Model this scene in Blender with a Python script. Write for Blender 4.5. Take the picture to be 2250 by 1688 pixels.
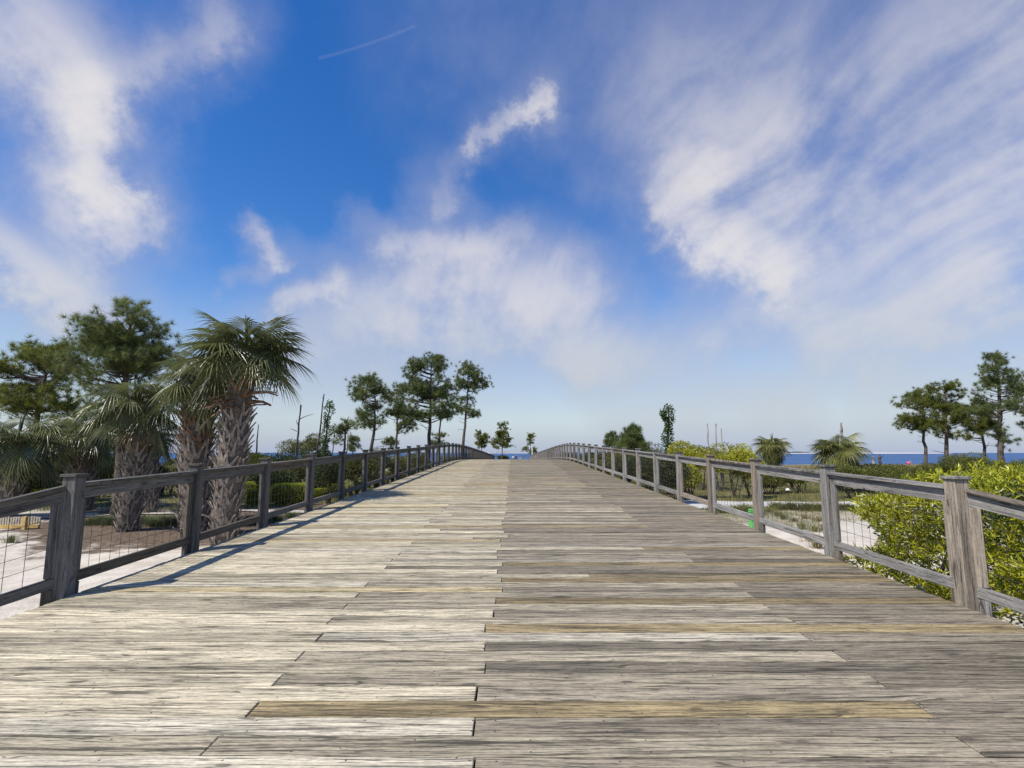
import bpy, math, random
import numpy as np
from mathutils import Vector

# ------------------------------------------------------------------ start
for o in list(bpy.data.objects):
    bpy.data.objects.remove(o, do_unlink=True)
scene = bpy.context.scene
COL = scene.collection
R = math.radians
rng = np.random.default_rng(11)
random.seed(5)

# ------------------------------------------------------------------ camera
F_PX, HC = 1180.0, 1.594                 # focal length in photo pixels, eye height over the deck start
PITCH, YAW = math.atan(151.0 / F_PX), 0.0015
cam = bpy.data.cameras.new('camera')
cam.sensor_width = 36.0
cam.lens = F_PX / 2250.0 * 36.0
cam.clip_start = 0.05
cam.clip_end = 40000.0
cam_o = bpy.data.objects.new('camera', cam)
COL.objects.link(cam_o)
cam_o.location = (0, 0, HC)
cam_o.rotation_euler = (math.pi / 2 + PITCH, 0, YAW)
scene.camera = cam_o

# ------------------------------------------------------------------ sun
SUN_AZ = R(35.0)          # behind the left shoulder
SUN_EL = R(53.0)
to_sun = Vector((-math.cos(SUN_AZ) * math.cos(SUN_EL), -math.sin(SUN_AZ) * math.cos(SUN_EL), math.sin(SUN_EL)))
sl = bpy.data.lights.new('sun', 'SUN')
sl.energy = 4.9
sl.angle = R(0.5)
sl.color = (1.0, 0.945, 0.86)
so = bpy.data.objects.new('sun', sl)
COL.objects.link(so)
so.rotation_euler = to_sun.to_track_quat('Z', 'Y').to_euler()
so.location = (-20, -15, 40)

scene.view_settings.view_transform = 'Standard'
scene.view_settings.look = 'None'
scene.view_settings.gamma = 1.0
scene.view_settings.exposure = 0.22
scene.view_settings.use_curve_mapping = False
scene.cycles.max_bounces = 5; scene.cycles.diffuse_bounces = 2; scene.cycles.glossy_bounces = 2
scene.cycles.transmission_bounces = 3; scene.cycles.transparent_max_bounces = 4

# ------------------------------------------------------------------ node helper
class S:
    """a shader socket with arithmetic"""
    def __init__(s, nt, k): s.nt, s.k = nt, k
    def _m(s, op, *a):
        n = s.nt.nodes.new('ShaderNodeMath'); n.operation = op
        for i, v in enumerate((s,) + a):
            if isinstance(v, S): s.nt.links.new(v.k, n.inputs[i])
            else: n.inputs[i].default_value = v
        return S(s.nt, n.outputs[0])
    def __add__(s, b): return s._m('ADD', b)
    def __radd__(s, b): return s._m('ADD', b)
    def __mul__(s, b): return s._m('MULTIPLY', b)
    def __rmul__(s, b): return s._m('MULTIPLY', b)
    def __sub__(s, b): return s._m('SUBTRACT', b)
    def __rsub__(s, b): return (s * -1.0) + b
    def __truediv__(s, b): return s._m('DIVIDE', b)
    def pw(s, b): return s._m('POWER', b)
    def mx(s, b): return s._m('MAXIMUM', b)
    def mn(s, b): return s._m('MINIMUM', b)
    def sin(s): return s._m('SINE')
    def frac(s): return s._m('FRACT')
    def abs(s): return s._m('ABSOLUTE')
    def sqrt(s): return s._m('SQRT')
    def sat(s): return s.mx(0.0).mn(1.0)
    def sat1(s):
        r = s._m('ADD', 0.0); r.k.node.use_clamp = True; return r
    def ss(s, a, b, lo=0.0, hi=1.0):
        n = s.nt.nodes.new('ShaderNodeMapRange'); n.interpolation_type = 'SMOOTHSTEP'
        s.nt.links.new(s.k, n.inputs[0])
        for i, v in zip((1, 2, 3, 4), (a, b, lo, hi)): n.inputs[i].default_value = v
        return S(s.nt, n.outputs[0])

class T:
    def __init__(s, nt): s.nt = nt
    def new(s, t): return s.nt.nodes.new(t)
    def ln(s, a, b): s.nt.links.new(a.k if isinstance(a, S) else a, b)
    def comb(s, x, y, z):
        n = s.new('ShaderNodeCombineXYZ')
        for i, v in enumerate((x, y, z)):
            if isinstance(v, S): s.ln(v, n.inputs[i])
            else: n.inputs[i].default_value = v
        return S(s.nt, n.outputs[0])
    def sep(s, v):
        n = s.new('ShaderNodeSeparateXYZ'); s.ln(v, n.inputs[0])
        return [S(s.nt, n.outputs[i]) for i in range(3)]
    def noise(s, v, scale=1.0, detail=4.0, rough=0.55, dist=0.0, out=0):
        n = s.new('ShaderNodeTexNoise'); s.ln(v, n.inputs['Vector'])
        n.inputs['Scale'].default_value = scale; n.inputs['Detail'].default_value = detail
        n.inputs['Roughness'].default_value = rough; n.inputs['Distortion'].default_value = dist
        return S(s.nt, n.outputs[out])
    def voro(s, v, scale=1.0, feat='F1'):
        n = s.new('ShaderNodeTexVoronoi'); n.feature = feat; s.ln(v, n.inputs['Vector'])
        n.inputs['Scale'].default_value = scale
        return S(s.nt, n.outputs['Distance'])
    def attr(s, name):
        n = s.new('ShaderNodeAttribute'); n.attribute_name = name
        return n
    def rgb(s, c):
        n = s.new('ShaderNodeRGB'); n.outputs[0].default_value = (*c, 1.0)
        return S(s.nt, n.outputs[0])
    def mix(s, a, b, f, blend='MIX'):
        n = s.new('ShaderNodeMix'); n.data_type = 'RGBA'; n.blend_type = blend
        for v, k in ((f, n.inputs[0]), (a, n.inputs[6]), (b, n.inputs[7])):
            if isinstance(v, S): s.ln(v, k)
            elif isinstance(v, (tuple, list)): k.default_value = (*v, 1.0)
            else: k.default_value = v
        return S(s.nt, n.outputs[2])
    def mul(s, c, f):
        """colour times float"""
        n = s.new('ShaderNodeVectorMath'); n.operation = 'SCALE'
        s.ln(c, n.inputs[0])
        if isinstance(f, S): s.ln(f, n.inputs['Scale'])
        else: n.inputs['Scale'].default_value = f
        return S(s.nt, n.outputs[0])
    def bump(s, h, strength=0.3, dist=0.01):
        n = s.new('ShaderNodeBump'); s.ln(h, n.inputs['Height'])
        n.inputs['Strength'].default_value = strength; n.inputs['Distance'].default_value = dist
        return n.outputs[0]
    def geo(s, name='Position'):
        n = s.new('ShaderNodeNewGeometry'); return S(s.nt, n.outputs[name])

def new_mat(name):
    m = bpy.data.materials.new(name); m.use_nodes = True
    nt = m.node_tree; nt.nodes.clear()
    out = nt.nodes.new('ShaderNodeOutputMaterial')
    b = nt.nodes.new('ShaderNodeBsdfPrincipled')
    nt.links.new(b.outputs[0], out.inputs[0])
    b.inputs['Roughness'].default_value = 0.8
    b.inputs['Specular IOR Level'].default_value = 0.25
    return m, T(nt), b, out

# ------------------------------------------------------------------ photo pixel -> world (needs a distance from something real)
ct, st = math.cos(PITCH), math.sin(PITCH)
def ray(px, py):
    a, b = (px - 1125.0) / F_PX, (844.0 - py) / F_PX
    x, y, z = a, ct - b * st, st + b * ct
    return x * math.cos(YAW) - y * math.sin(YAW), x * math.sin(YAW) + y * math.cos(YAW), z
def P(px, py, Y):
    x, y, z = ray(px, py); t = Y / y
    return np.array((x * t, Y, HC + z * t))
def G(px, py, zg=-0.6):
    x, y, z = ray(px, py); t = (zg - HC) / z
    return np.array((x * t, y * t, zg))

# ------------------------------------------------------------------ world / sky
world = bpy.data.worlds.new('World'); scene.world = world
world.use_nodes = True
world.cycles.sampling_method = 'NONE'
wt = world.node_tree; wt.nodes.clear(); W = T(wt)
def build_sky():
    sky = W.new('ShaderNodeTexSky'); sky.sky_type = 'NISHITA'; sky.sun_disc = False
    sky.sun_elevation = SUN_EL
    sky.sun_rotation = math.atan2(to_sun.x, to_sun.y)
    sky.altitude = 0.0; sky.air_density = 1.0; sky.dust_density = 0.35; sky.ozone_density = 2.6
    hs = W.new('ShaderNodeHueSaturation'); hs.inputs['Hue'].default_value = 0.511; hs.inputs['Saturation'].default_value = 1.38; hs.inputs['Value'].default_value = 1.55
    W.ln(sky.outputs[0], hs.inputs['Color'])
    base = S(wt, hs.outputs[0])
    tc = W.new('ShaderNodeTexCoord')
    d = S(wt, tc.outputs['Generated'])
    x, y, z = W.sep(d)
    az = x._m('ARCTAN2', y)                        # radians, 0 ahead, + to the right
    el = z.mx(-1.0).mn(1.0)._m('ARCSINE')
    def ae(px, py):
        a, b, c = ray(px, py); n = math.sqrt(a * a + b * b + c * c)
        return math.atan2(a, b), math.asin(c / n)
    # warp: large swirls plus fine fraying
    n1 = W.noise(d, 2.6, 2.0, 0.5, out=1); n2 = W.noise(d, 9.0, 6.0, 0.64, out=1)
    a1, b1, _ = W.sep(n1); a2, b2, _ = W.sep(n2)
    au = az + (a1 - 0.5) * 0.07 + (a2 - 0.5) * 0.15
    ev = el + (b1 - 0.5) * 0.07 + (b2 - 0.5) * 0.15
    pv = W.comb(au, ev, 0.0)
    def vm(op, *a):
        n = W.new('ShaderNodeVectorMath'); n.operation = op
        for i, v in enumerate(a):
            if isinstance(v, S): W.ln(v, n.inputs[i])
            else: n.inputs[i].default_value = v
        return n
    pv0 = W.comb(az, el, 0.0)
    def stroke(p, q, w, s, prev, pv=pv):
        """soft band of half width w between two sky directions"""
        (ax, ay), (bx, by) = ae(*p), ae(*q)
        dx, dy = bx - ax, by - ay; L2 = dx * dx + dy * dy
        src = pv if prev is None else S(wt, vm('MULTIPLY_ADD', prev, (1e-7, 1e-7, 0), pv).outputs[0])   # keeps the node stack small
        pa = S(wt, vm('SUBTRACT', src, (ax, ay, 0)).outputs[0])
        t = S(wt, vm('DOT_PRODUCT', pa, (dx / L2, dy / L2, 0)).outputs['Value']).sat1()
        ln = S(wt, vm('LENGTH', S(wt, vm('MULTIPLY_ADD', t, (-dx, -dy, 0), pa).outputs[0])).outputs['Value'])
        return ln.ss(w * 2.1, 0.0, 0.0, s)
    k = 1.0 / 1180.0
    strokes = [
        # left plume and its Y arms: a broad thin sheet with a brighter spine
        ((40, -80), (170, 190), 62 * k, .75), ((70, -60), (180, 200), 85 * k, .40),
        ((215, 180), (480, 40), 30 * k, .62), ((215, 170), (500, 30), 62 * k, .30),
        ((190, 190), (215, 400), 30 * k, 1.0), ((170, 190), (160, 440), 95 * k, .62),
        ((215, 400), (300, 520), 26 * k, .8), ((220, 400), (310, 540), 58 * k, .35),
        ((150, 430), (90, 590), 56 * k, .85),
        ((-60, 540), (210, 690), 30 * k, 1.0), ((-60, 520), (260, 690), 60 * k, .30),
        ((-150, 60), (40, 150), 60 * k, .5),
        # small tufts near the middle
        ((555, 500), (600, 560), 24 * k, 1.0), ((560, 530), (700, 560), 40 * k, .35),
        ((490, 612), (560, 600), 18 * k, .6),
        ((620, 660), (740, 620), 24 * k, .95),
        ((1045, 330), (1190, 190), 17 * k, .95), ((1040, 330), (1200, 185), 36 * k, .3),
        ((970, 430), (1045, 345), 22 * k, .4),
        ((965, 430), (1000, 560), 60 * k, .45),
        ((780, 460), (850, 520), 30 * k, .4), ((850, 545), (1140, 525), 26 * k, .6),
        ((860, 620), (1180, 610), 90 * k, 1.1),
        ((690, 770), (1280, 700), 100 * k, 1.1),
        ((1290, 800), (1550, 770), 55 * k, .95),
        # right bank: grey sheet with bright knots at its edge
        ((1490, 480), (1570, 400), 44 * k, 1.2), ((1560, 400), (1700, 350), 100 * k, .35),
        ((1560, 545), (1700, 610), 34 * k, 1.2), ((1560, 540), (1720, 620), 70 * k, .4),
        ((1650, 420), (2350, 60), 170 * k, .52),
        ((1700, 620), (2350, 330), 105 * k, .62),
        ((1850, 740), (2150, 620), 60 * k, .9), ((2000, 800), (2350, 560), 120 * k, .40),
        ((1350, 930), (1750, 880), 40 * k, .8),
        ((1000, 0), (1500, 130), 170 * k, .28),
        ((1500, 180), (2300, -80), 190 * k, .46),
    ]
    m = None
    for a in strokes:
        g = stroke(*a, m)
        m = g if m is None else m + g
    trail = stroke((702, 128), (910, 58), 2.0 * k, .20, m, pv0)              # an aircraft's vapour trail
    # fibres: noise drawn out along the wind direction, in sky-dome coordinates
    iz = z.mx(0.0) + 0.30
    pxx, pyy = x / iz, y / iz
    c_, s_ = math.cos(R(102)), math.sin(R(102))
    fx, fy = pxx * c_ + pyy * s_, pyy * c_ - pxx * s_
    fib = W.noise(W.comb(fx * 0.8 + a1 * 1.2, fy * 3.6 + b1 * 1.2, 2.0), 1.5, 5.0, 0.52)
    tex = (fib * el.ss(0.05, 0.30) + el.ss(0.30, 0.05) * 0.52) * (az.ss(-0.1, 0.4, 0.42, 0.72)) + az.ss(-0.1, 0.4, 0.165, 0.015) + b2 * 0.5
    # thin cirrus everywhere, like the rest of this sky
    veil = W.noise(W.comb(fx * 0.35, fy * 0.8, 7.0), 1.0, 2.0, 0.5).ss(0.40, 0.75) * az.ss(-0.45, 0.35, 0.08, 0.5)
    dens = (m + veil) * tex.ss(0.32, 0.90, 0.22, 1.5)
    dens = 1.0 - ((dens + trail * 0.6) * -0.95)._m('EXPONENT')
    dens = dens * 0.97
    low = el.ss(0.0, 0.34)
    ccol = W.mix((6.4, 6.2, 5.9), (7.9, 7.6, 7.6), low)                      # lit wisps, warmer low down
    ccol = W.mix((4.3, 4.5, 5.9), ccol, dens.ss(0.36, 0.98))                # thin edges are mauve grey
    colr = W.mix(base, ccol, dens * el.ss(-0.03, 0.05))
    # haze over the water
    colr = W.mix(colr, (5.3, 5.7, 6.3), el.ss(0.34, 0.04) * 0.70)
    colr = W.mix(colr, (3.6, 4.35, 6.3), el.ss(0.07, -0.01) * 0.8)
    bg = W.new('ShaderNodeBackground'); W.ln(colr, bg.inputs['Color']); bg.inputs['Strength'].default_value = 0.088
    out = W.new('ShaderNodeOutputWorld'); W.ln(bg.outputs[0], out.inputs[0])
build_sky()

# ------------------------------------------------------------------ mesh helpers
ORG = {}
def mesh_arrays(name, verts, faces, smooth=False):
    """verts (n,3); faces: list of int arrays of shape (m,k)"""
    me = bpy.data.meshes.new(name)
    verts = np.asarray(verts, np.float32)
    faces = [np.asarray(f, np.int32) for f in faces if len(f)]
    me.vertices.add(len(verts)); me.vertices.foreach_set('co', verts.ravel())
    loops = np.concatenate([f.ravel() for f in faces])
    tot = np.concatenate([np.full(len(f), f.shape[1], np.int32) for f in faces])
    start = np.concatenate([[0], np.cumsum(tot)[:-1]]).astype(np.int32)
    me.loops.add(len(loops)); me.loops.foreach_set('vertex_index', loops)
    me.polygons.add(len(tot)); me.polygons.foreach_set('loop_start', start); me.polygons.foreach_set('loop_total', tot)
    me.polygons.foreach_set('use_smooth', np.full(len(tot), bool(smooth)))
    me.update(calc_edges=True); me.validate()
    return me
def tag(o, label=None, cat=None, group=None, kind=None):
    if label: o['label'] = label
    if cat: o['category'] = cat
    if group: o['group'] = group
    if kind: o['kind'] = kind
    return o
def place(name, me, mat=None, parent=None, org=None):
    o = bpy.data.objects.new(name, me); COL.objects.link(o)
    if mat is not None and me is not None and not me.materials: me.materials.append(mat)
    po = ORG.get(parent.name, np.zeros(3)) if parent else np.zeros(3)
    if org is None: org = po
    o.parent = parent
    o.location = tuple(np.asarray(org, float) - po)
    ORG[o.name] = np.asarray(org, float)
    return o
def empty(name, org, label=None, cat=None, group=None, kind=None):
    o = place(name, None, None, None, org); o.empty_display_size = 0.3
    return tag(o, label, cat, group, kind)
def mk(name, verts, faces, mat, parent=None, smooth=False, org=None):
    """verts in world space"""
    if org is None: org = ORG.get(parent.name, np.zeros(3)) if parent else np.zeros(3)
    me = mesh_arrays(name, np.asarray(verts, float) - np.asarray(org, float), faces, smooth)
    return place(name, me, mat, parent, org)
def setattr_pts(me, name, arr, typ='FLOAT_VECTOR'):
    a = me.attributes.new(name, typ, 'POINT')
    if typ == 'FLOAT_COLOR': a.data.foreach_set('color', np.asarray(arr, np.float32).ravel())
    else: a.data.foreach_set('vector', np.asarray(arr, np.float32).ravel())

# chamfered box template: 24 verts
def _cham():
    vs, ids = [], {}
    for sx in (-1, 1):
        for sy in (-1, 1):
            for sz in (-1, 1):
                for ax in range(3):
                    ids[(sx, sy, sz, ax)] = len(vs); vs.append((sx, sy, sz, ax))
    q, t = [], []
    for ax in range(3):
        o1, o2 = [a for a in range(3) if a != ax]
        for s in (-1, 1):
            def key(u, v):
                c = [0, 0, 0]; c[ax] = s; c[o1] = u; c[o2] = v; return ids[(*c, ax)]
            f = [key(-1, -1), key(1, -1), key(1, 1), key(-1, 1)]
            fl = (s > 0) if ax != 1 else (s < 0)
            q.append(f if fl else f[::-1])
        for u in (-1, 1):                                  # edge strips parallel to ax
            for v in (-1, 1):
                def key2(w, a):
                    c = [0, 0, 0]; c[ax] = w; c[o1] = u; c[o2] = v; return ids[(*c, a)]
                f = [key2(-1, o1), key2(1, o1), key2(1, o2), key2(-1, o2)]
                q.append(f)
    for sx in (-1, 1):
        for sy in (-1, 1):
            for sz in (-1, 1):
                t.append([ids[(sx, sy, sz, a)] for a in range(3)])
    return np.array(vs, float), np.array(q), np.array(t)
CH_V, CH_Q, CH_T = _cham()
def cham_local(h, c):
    """local verts of a chamfered box with half sizes h"""
    h = np.asarray(h, float); s = CH_V[:, :3]; ax = CH_V[:, 3].astype(int)
    off = np.full((24, 3), c); off[np.arange(24), ax] = 0
    return s * (h - off)
def board(name, a, b, wid, thk, up, mat, parent, tint, seed=None, ch=0.004, own=True, jit=0.0):
    """a board from point a to point b (centre line), width along side, thickness along up"""
    a, b = np.asarray(a, float), np.asarray(b, float)
    d = b - a; L = np.linalg.norm(d); d /= L
    u = np.asarray(up, float); u = u - d * (u @ d); u /= np.linalg.norm(u)
    s = np.cross(u, d)
    lv = cham_local((L / 2, wid / 2, thk / 2), ch)
    if jit: lv[:, 1:] += rng.normal(0, jit, (24, 2))
    wv = lv[:, :1] * d + lv[:, 1:2] * s + lv[:, 2:3] * u
    c = (a + b) / 2
    me = mesh_arrays(name, wv, [CH_Q, CH_T])
    sd = rng.uniform(0, 60) if seed is None else seed
    setattr_pts(me, 'gc', lv + np.array((sd * 1.7, sd * 0.9, sd * 0.37)))
    setattr_pts(me, 'tint', np.tile((*tint, 1.0), (24, 1)), 'FLOAT_COLOR')
    return place(name, me, mat, parent, c)

def tube(pts, rad, seg=8, cap=True):
    """tapered tube through pts; returns verts, faces"""
    pts = np.asarray(pts, float); n = len(pts); rad = np.broadcast_to(rad, (n,))
    tan = np.gradient(pts, axis=0); tan /= np.linalg.norm(tan, axis=1)[:, None] + 1e-9
    ref = np.array((1.0, 0, 0)) if abs(tan[0][0]) < 0.8 else np.array((0, 1.0, 0))
    vs = []
    for i in range(n):
        a = np.cross(tan[i], ref); a /= np.linalg.norm(a) + 1e-9; b = np.cross(tan[i], a)
        th = np.arange(seg) * 2 * math.pi / seg
        vs.append(pts[i] + rad[i] * (np.cos(th)[:, None] * a + np.sin(th)[:, None] * b))
    vs = np.concatenate(vs)
    q = []
    for i in range(n - 1):
        for j in range(seg):
            k = (j + 1) % seg
            q.append((i * seg + j, i * seg + k, (i + 1) * seg + k, (i + 1) * seg + j))
    t = []
    if cap:
        vs = np.concatenate([vs, pts[-1:], pts[:1]])
        for j in range(seg):
            t.append(((n - 1) * seg + j, (n - 1) * seg + (j + 1) % seg, n * seg))
            t.append(((j + 1) % seg, j, n * seg + 1))
    return vs, np.array(q), np.array(t) if t else np.zeros((0, 3), int)
class MB:
    """collect pieces of ONE part"""
    def __init__(s): s.v, s.f, s.n = [], {}, 0
    def add(s, v, *faces):
        for f in faces:
            f = np.asarray(f)
            if len(f): s.f.setdefault(f.shape[1], []).append(f + s.n)
        s.v.append(np.asarray(v, float)); s.n += len(v)
    def mesh(s, name, smooth=False, org=(0, 0, 0)):
        return mesh_arrays(name, np.concatenate(s.v) - np.asarray(org, float), [np.concatenate(x) for x in s.f.values()], smooth)
    def build(s, name, mat, parent=None, smooth=False, org=None):
        if org is None: org = ORG.get(parent.name, np.zeros(3)) if parent else np.zeros(3)
        return place(name, s.mesh(name, smooth, org), mat, parent, org)
def unit(v): return v / (np.linalg.norm(v, axis=-1, keepdims=True) + 1e-9)
def rand_unit(n, g=rng): return unit(g.normal(size=(n, 3)))
def leaves(pts, dirs, ln, wd, g=rng, fold=0.25):
    """folded diamond leaves: base point, direction, length, width -> verts, tris"""
    n = len(pts); ln = np.broadcast_to(ln, (n,))[:, None]; wd = np.broadcast_to(wd, (n,))[:, None]
    d = unit(dirs); s = unit(np.cross(d, rand_unit(n, g))); nn = np.cross(s, d)
    v = np.empty((n, 4, 3))
    v[:, 0] = pts; v[:, 2] = pts + d * ln - nn * ln * 0.1
    mid = pts + d * ln * 0.45 + nn * wd * fold
    v[:, 1] = mid + s * wd / 2; v[:, 3] = mid - s * wd / 2
    b = np.arange(n)[:, None] * 4
    return v.reshape(-1, 3), np.concatenate([b + np.array((0, 1, 2)), b + np.array((0, 2, 3))])
def needles(cen, axis, k, ln, wd, g=rng, spread=1.0):
    """k needle blades bursting from each centre around axis"""
    n = len(cen)
    c = np.repeat(cen, k, 0); a = np.repeat(axis, k, 0)
    d = unit(a * 0.75 + rand_unit(n * k, g) * spread)
    s = unit(np.cross(d, rand_unit(n * k, g)))
    l = ln * g.uniform(0.65, 1.15, (n * k, 1))
    v = np.empty((n * k, 3, 3))
    v[:, 0] = c + s * wd; v[:, 1] = c - s * wd; v[:, 2] = c + d * l
    return v.reshape(-1, 3), np.arange(n * k * 3).reshape(-1, 3)

# ------------------------------------------------------------------ materials
def wood_mat(name, contrast=1.0, nails=False, rough=0.78, moss=0.0):
    m, t, b, out = new_mat(name)
    gc = S(t.nt, t.attr('gc').outputs['Vector']); x, y, z = t.sep(gc)
    tint = S(t.nt, t.attr('tint').outputs['Color'])
    yy = y + z * 0.8
    swirl = t.noise(t.comb(x * 0.9, yy * 5.0, 0.0), 1.0, 3.0, 0.5)
    fine = t.noise(t.comb(x * 3.6, yy * 110.0, z * 95.0), 1.0, 5.0, 0.66, 0.15)
    mid = t.noise(t.comb(x * 1.0, yy * 42.0 + swirl * 4.0, z * 30.0), 1.0, 5.0, 0.62, 0.2)
    crk = t.noise(t.comb(x * 0.8 + 17.0, yy * 24.0 + swirl * 6.0, z * 20.0), 1.0, 2.0, 0.4)
    crack = (crk - 0.5).abs().ss(0.020, 0.007) * t.noise(t.comb(x * 2.0, yy * 6.0, 4.0), 1.0, 2.0, 0.5).ss(0.46, 0.58)
    mott = t.noise(t.comb(x * 26.0, yy * 60.0, z * 40.0), 1.0, 3.0, 0.6)
    ring = ((yy * 190.0 + swirl * 46.0).sin() * 0.5 + 0.5)
    blot = t.noise(t.comb(x * 0.9, yy * 3.0, z * 3.0), 1.0, 4.0, 0.6)
    stain = t.noise(t.comb(x * 1.6 + 9.0, yy * 9.0, z * 9.0), 1.0, 5.0, 0.65, 0.4)
    kv = t.voro(t.comb(x * 2.2, yy * 6.5, z * 3.0), 1.0)
    knot = kv.ss(0.12, 0.06); kring = kv.ss(0.30, 0.12) - knot
    band = t.noise(t.comb(x * 0.45 + 3.0, yy * 15.0 + swirl * 2.0, z * 9.0), 1.0, 5.0, 0.6, 0.1)
    dark = (fine.ss(0.48, 0.37) * 0.80 + mid.ss(0.465, 0.37) * 0.66 + band.ss(0.54, 0.66) * 0.40) * contrast
    dark = (dark + ring * 0.16 * blot.ss(0.4, 0.62) * contrast + crack * 0.75 + stain.ss(0.58, 0.76) * 0.40 * contrast + knot * 0.75 + kring * 0.22).sat()
    c = t.mix(tint, t.mul(tint, 1.32), (mid.ss(0.50, 0.68) + band.ss(0.46, 0.34)).sat())
    c = t.mix(c, t.mix(t.mul(tint, 0.26), (0.052, 0.048, 0.038), 0.35), dark)
    c = t.mul(c, blot.ss(0.25, 0.75, 0.80, 1.16) * mott.ss(0.3, 0.7, 0.86, 1.13))
    h = fine * 0.5 + mid * 0.8 - dark * 0.5
    if nails:
        lx, ly, _ = t.sep(S(t.nt, t.attr('gl').outputs['Vector']))
        fy = (ly.abs() - 0.055).abs()
        gx = ((lx / 0.61).frac() - 0.5).abs() * 0.61
        nd = (gx * gx + fy * fy).sqrt()
        nl = nd.ss(0.0075, 0.0045)
        c = t.mix(c, (0.03, 0.026, 0.024), nl * 0.85)
    if moss:
        g = t.noise(t.geo(), 9.0, 5.0, 0.6)
        c = t.mix(c, (0.055, 0.062, 0.035), g.ss(0.45, 0.62) * moss)
    t.ln(c, b.inputs['Base Color']); b.inputs['Roughness'].default_value = rough
    b.inputs['Specular IOR Level'].default_value = 0.2
    t.ln(t.bump(h, 0.55, 0.004), b.inputs['Normal'])
    return m
DECK = wood_mat('weathered_deck_wood', 1.2, nails=True)
RAILW = wood_mat('weathered_rail_wood', 0.8)
CAPW = wood_mat('mossy_cap_wood', 0.7, moss=0.8)

def leaf_mat(name, c1, c2, trans=0.3, rough=0.5, spec=0.35, yellow=None):
    m, t, b, out = new_mat(name)
    rnd = t.geo('Random Per Island')
    c = t.mix(c1, c2, rnd)
    pos = t.geo()
    big = t.noise(pos, 0.9, 3.0, 0.5)
    c = t.mul(c, big.ss(0.3, 0.7, 0.72, 1.28))
    if yellow: c = t.mix(c, yellow, (rnd * 7.31).frac().ss(0.80, 0.95) * 0.8)
    t.ln(c, b.inputs['Base Color']); b.inputs['Roughness'].default_value = rough
    b.inputs['Specular IOR Level'].default_value = spec
    tr = t.new('ShaderNodeBsdfTranslucent'); t.ln(t.mul(c, 1.2), tr.inputs['Color'])
    mx = t.new('ShaderNodeMixShader'); mx.inputs[0].default_value = trans
    t.ln(b.outputs[0], mx.inputs[1]); t.ln(tr.outputs[0], mx.inputs[2]); t.ln(mx.outputs[0], out.inputs[0])
    return m
NEEDLE = leaf_mat('pine_needles', (0.082, 0.112, 0.036), (0.19, 0.222, 0.066), 0.42, 0.55)
NEEDLE2 = leaf_mat('pine_needles_yellowish', (0.09, 0.112, 0.02), (0.21, 0.225, 0.042), 0.42, 0.55)
FROND = leaf_mat('palm_frond_green', (0.068, 0.085, 0.028), (0.165, 0.175, 0.062), 0.28, 0.34, 0.65)
FROND_Y = leaf_mat('palm_frond_olive', (0.085, 0.11, 0.024), (0.20, 0.205, 0.05), 0.25, 0.42, 0.5, (0.24, 0.18, 0.05))
FROND_DEAD = leaf_mat('palm_frond_dry', (0.26, 0.17, 0.07), (0.42, 0.31, 0.15), 0.2, 0.7, 0.2)
SHRUB = leaf_mat('dark_shrub_leaf', (0.026, 0.042, 0.014), (0.065, 0.09, 0.022), 0.25, 0.5)
SHRUB_O = leaf_mat('olive_shrub_leaf', (0.075, 0.09, 0.016), (0.17, 0.175, 0.032), 0.28, 0.5)
SHRUB_Y = leaf_mat('yellow_green_shrub_leaf', (0.20, 0.22, 0.018), (0.44, 0.42, 0.045), 0.3, 0.5, 0.35, (0.46, 0.40, 0.08))
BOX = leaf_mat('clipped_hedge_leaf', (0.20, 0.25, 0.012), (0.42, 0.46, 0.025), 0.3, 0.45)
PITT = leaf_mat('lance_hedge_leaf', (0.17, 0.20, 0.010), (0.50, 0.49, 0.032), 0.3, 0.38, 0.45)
VINE = leaf_mat('vine_leaf', (0.035, 0.075, 0.015), (0.09, 0.15, 0.03), 0.3, 0.5)
GRASS = leaf_mat('dune_grass', (0.12, 0.13, 0.035), (0.26, 0.25, 0.09), 0.3, 0.6)
GRASS_G = leaf_mat('green_border_grass', (0.06, 0.09, 0.03), (0.16, 0.18, 0.07), 0.3, 0.6)
GRASS_T = leaf_mat('tan_dune_grass', (0.20, 0.16, 0.06), (0.36, 0.29, 0.13), 0.25, 0.7)

def plain(name, c, rough=0.7, var=0.2, scale=6.0, spec=0.3, bump=0.0, stretch=(1, 1, 1)):
    m, t, b, out = new_mat(name)
    x, y, z = t.sep(t.geo())
    n = t.noise(t.comb(x * stretch[0], y * stretch[1], z * stretch[2]), scale, 6.0, 0.62)
    cc = t.mul(t.rgb(c), n.ss(0.3, 0.7, 1 - var, 1 + var))
    t.ln(cc, b.inputs['Base Color']); b.inputs['Roughness'].default_value = rough
    b.inputs['Specular IOR Level'].default_value = spec
    if bump: t.ln(t.bump(n, bump, 0.02), b.inputs['Normal'])
    return m
BARK = plain('pine_bark', (0.105, 0.085, 0.07), 0.9, 0.55, 7.0, 0.1, 0.6, (1, 1, .35))
TWIG = plain('pine_branch_bark', (0.085, 0.07, 0.058), 0.9, 0.3, 5.0, 0.1)
DEADW = plain('dead_trunk_wood', (0.10, 0.088, 0.08), 0.9, 0.5, 6.0, 0.1, 0.4, (1, 1, .2))
DEADP = plain('bleached_dead_wood', (0.30, 0.26, 0.22), 0.9, 0.4, 6.0, 0.1, 0.4, (1, 1, .2))
PTRUNK = plain('palm_trunk_fibre', (0.14, 0.115, 0.095), 0.95, 0.5, 14.0, 0.1, 0.7)
BOOT_G = plain('grey_leaf_base', (0.25, 0.215, 0.178), 0.9, 0.4, 16.0, 0.15, 0.4, (1, 1, .4))
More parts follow.
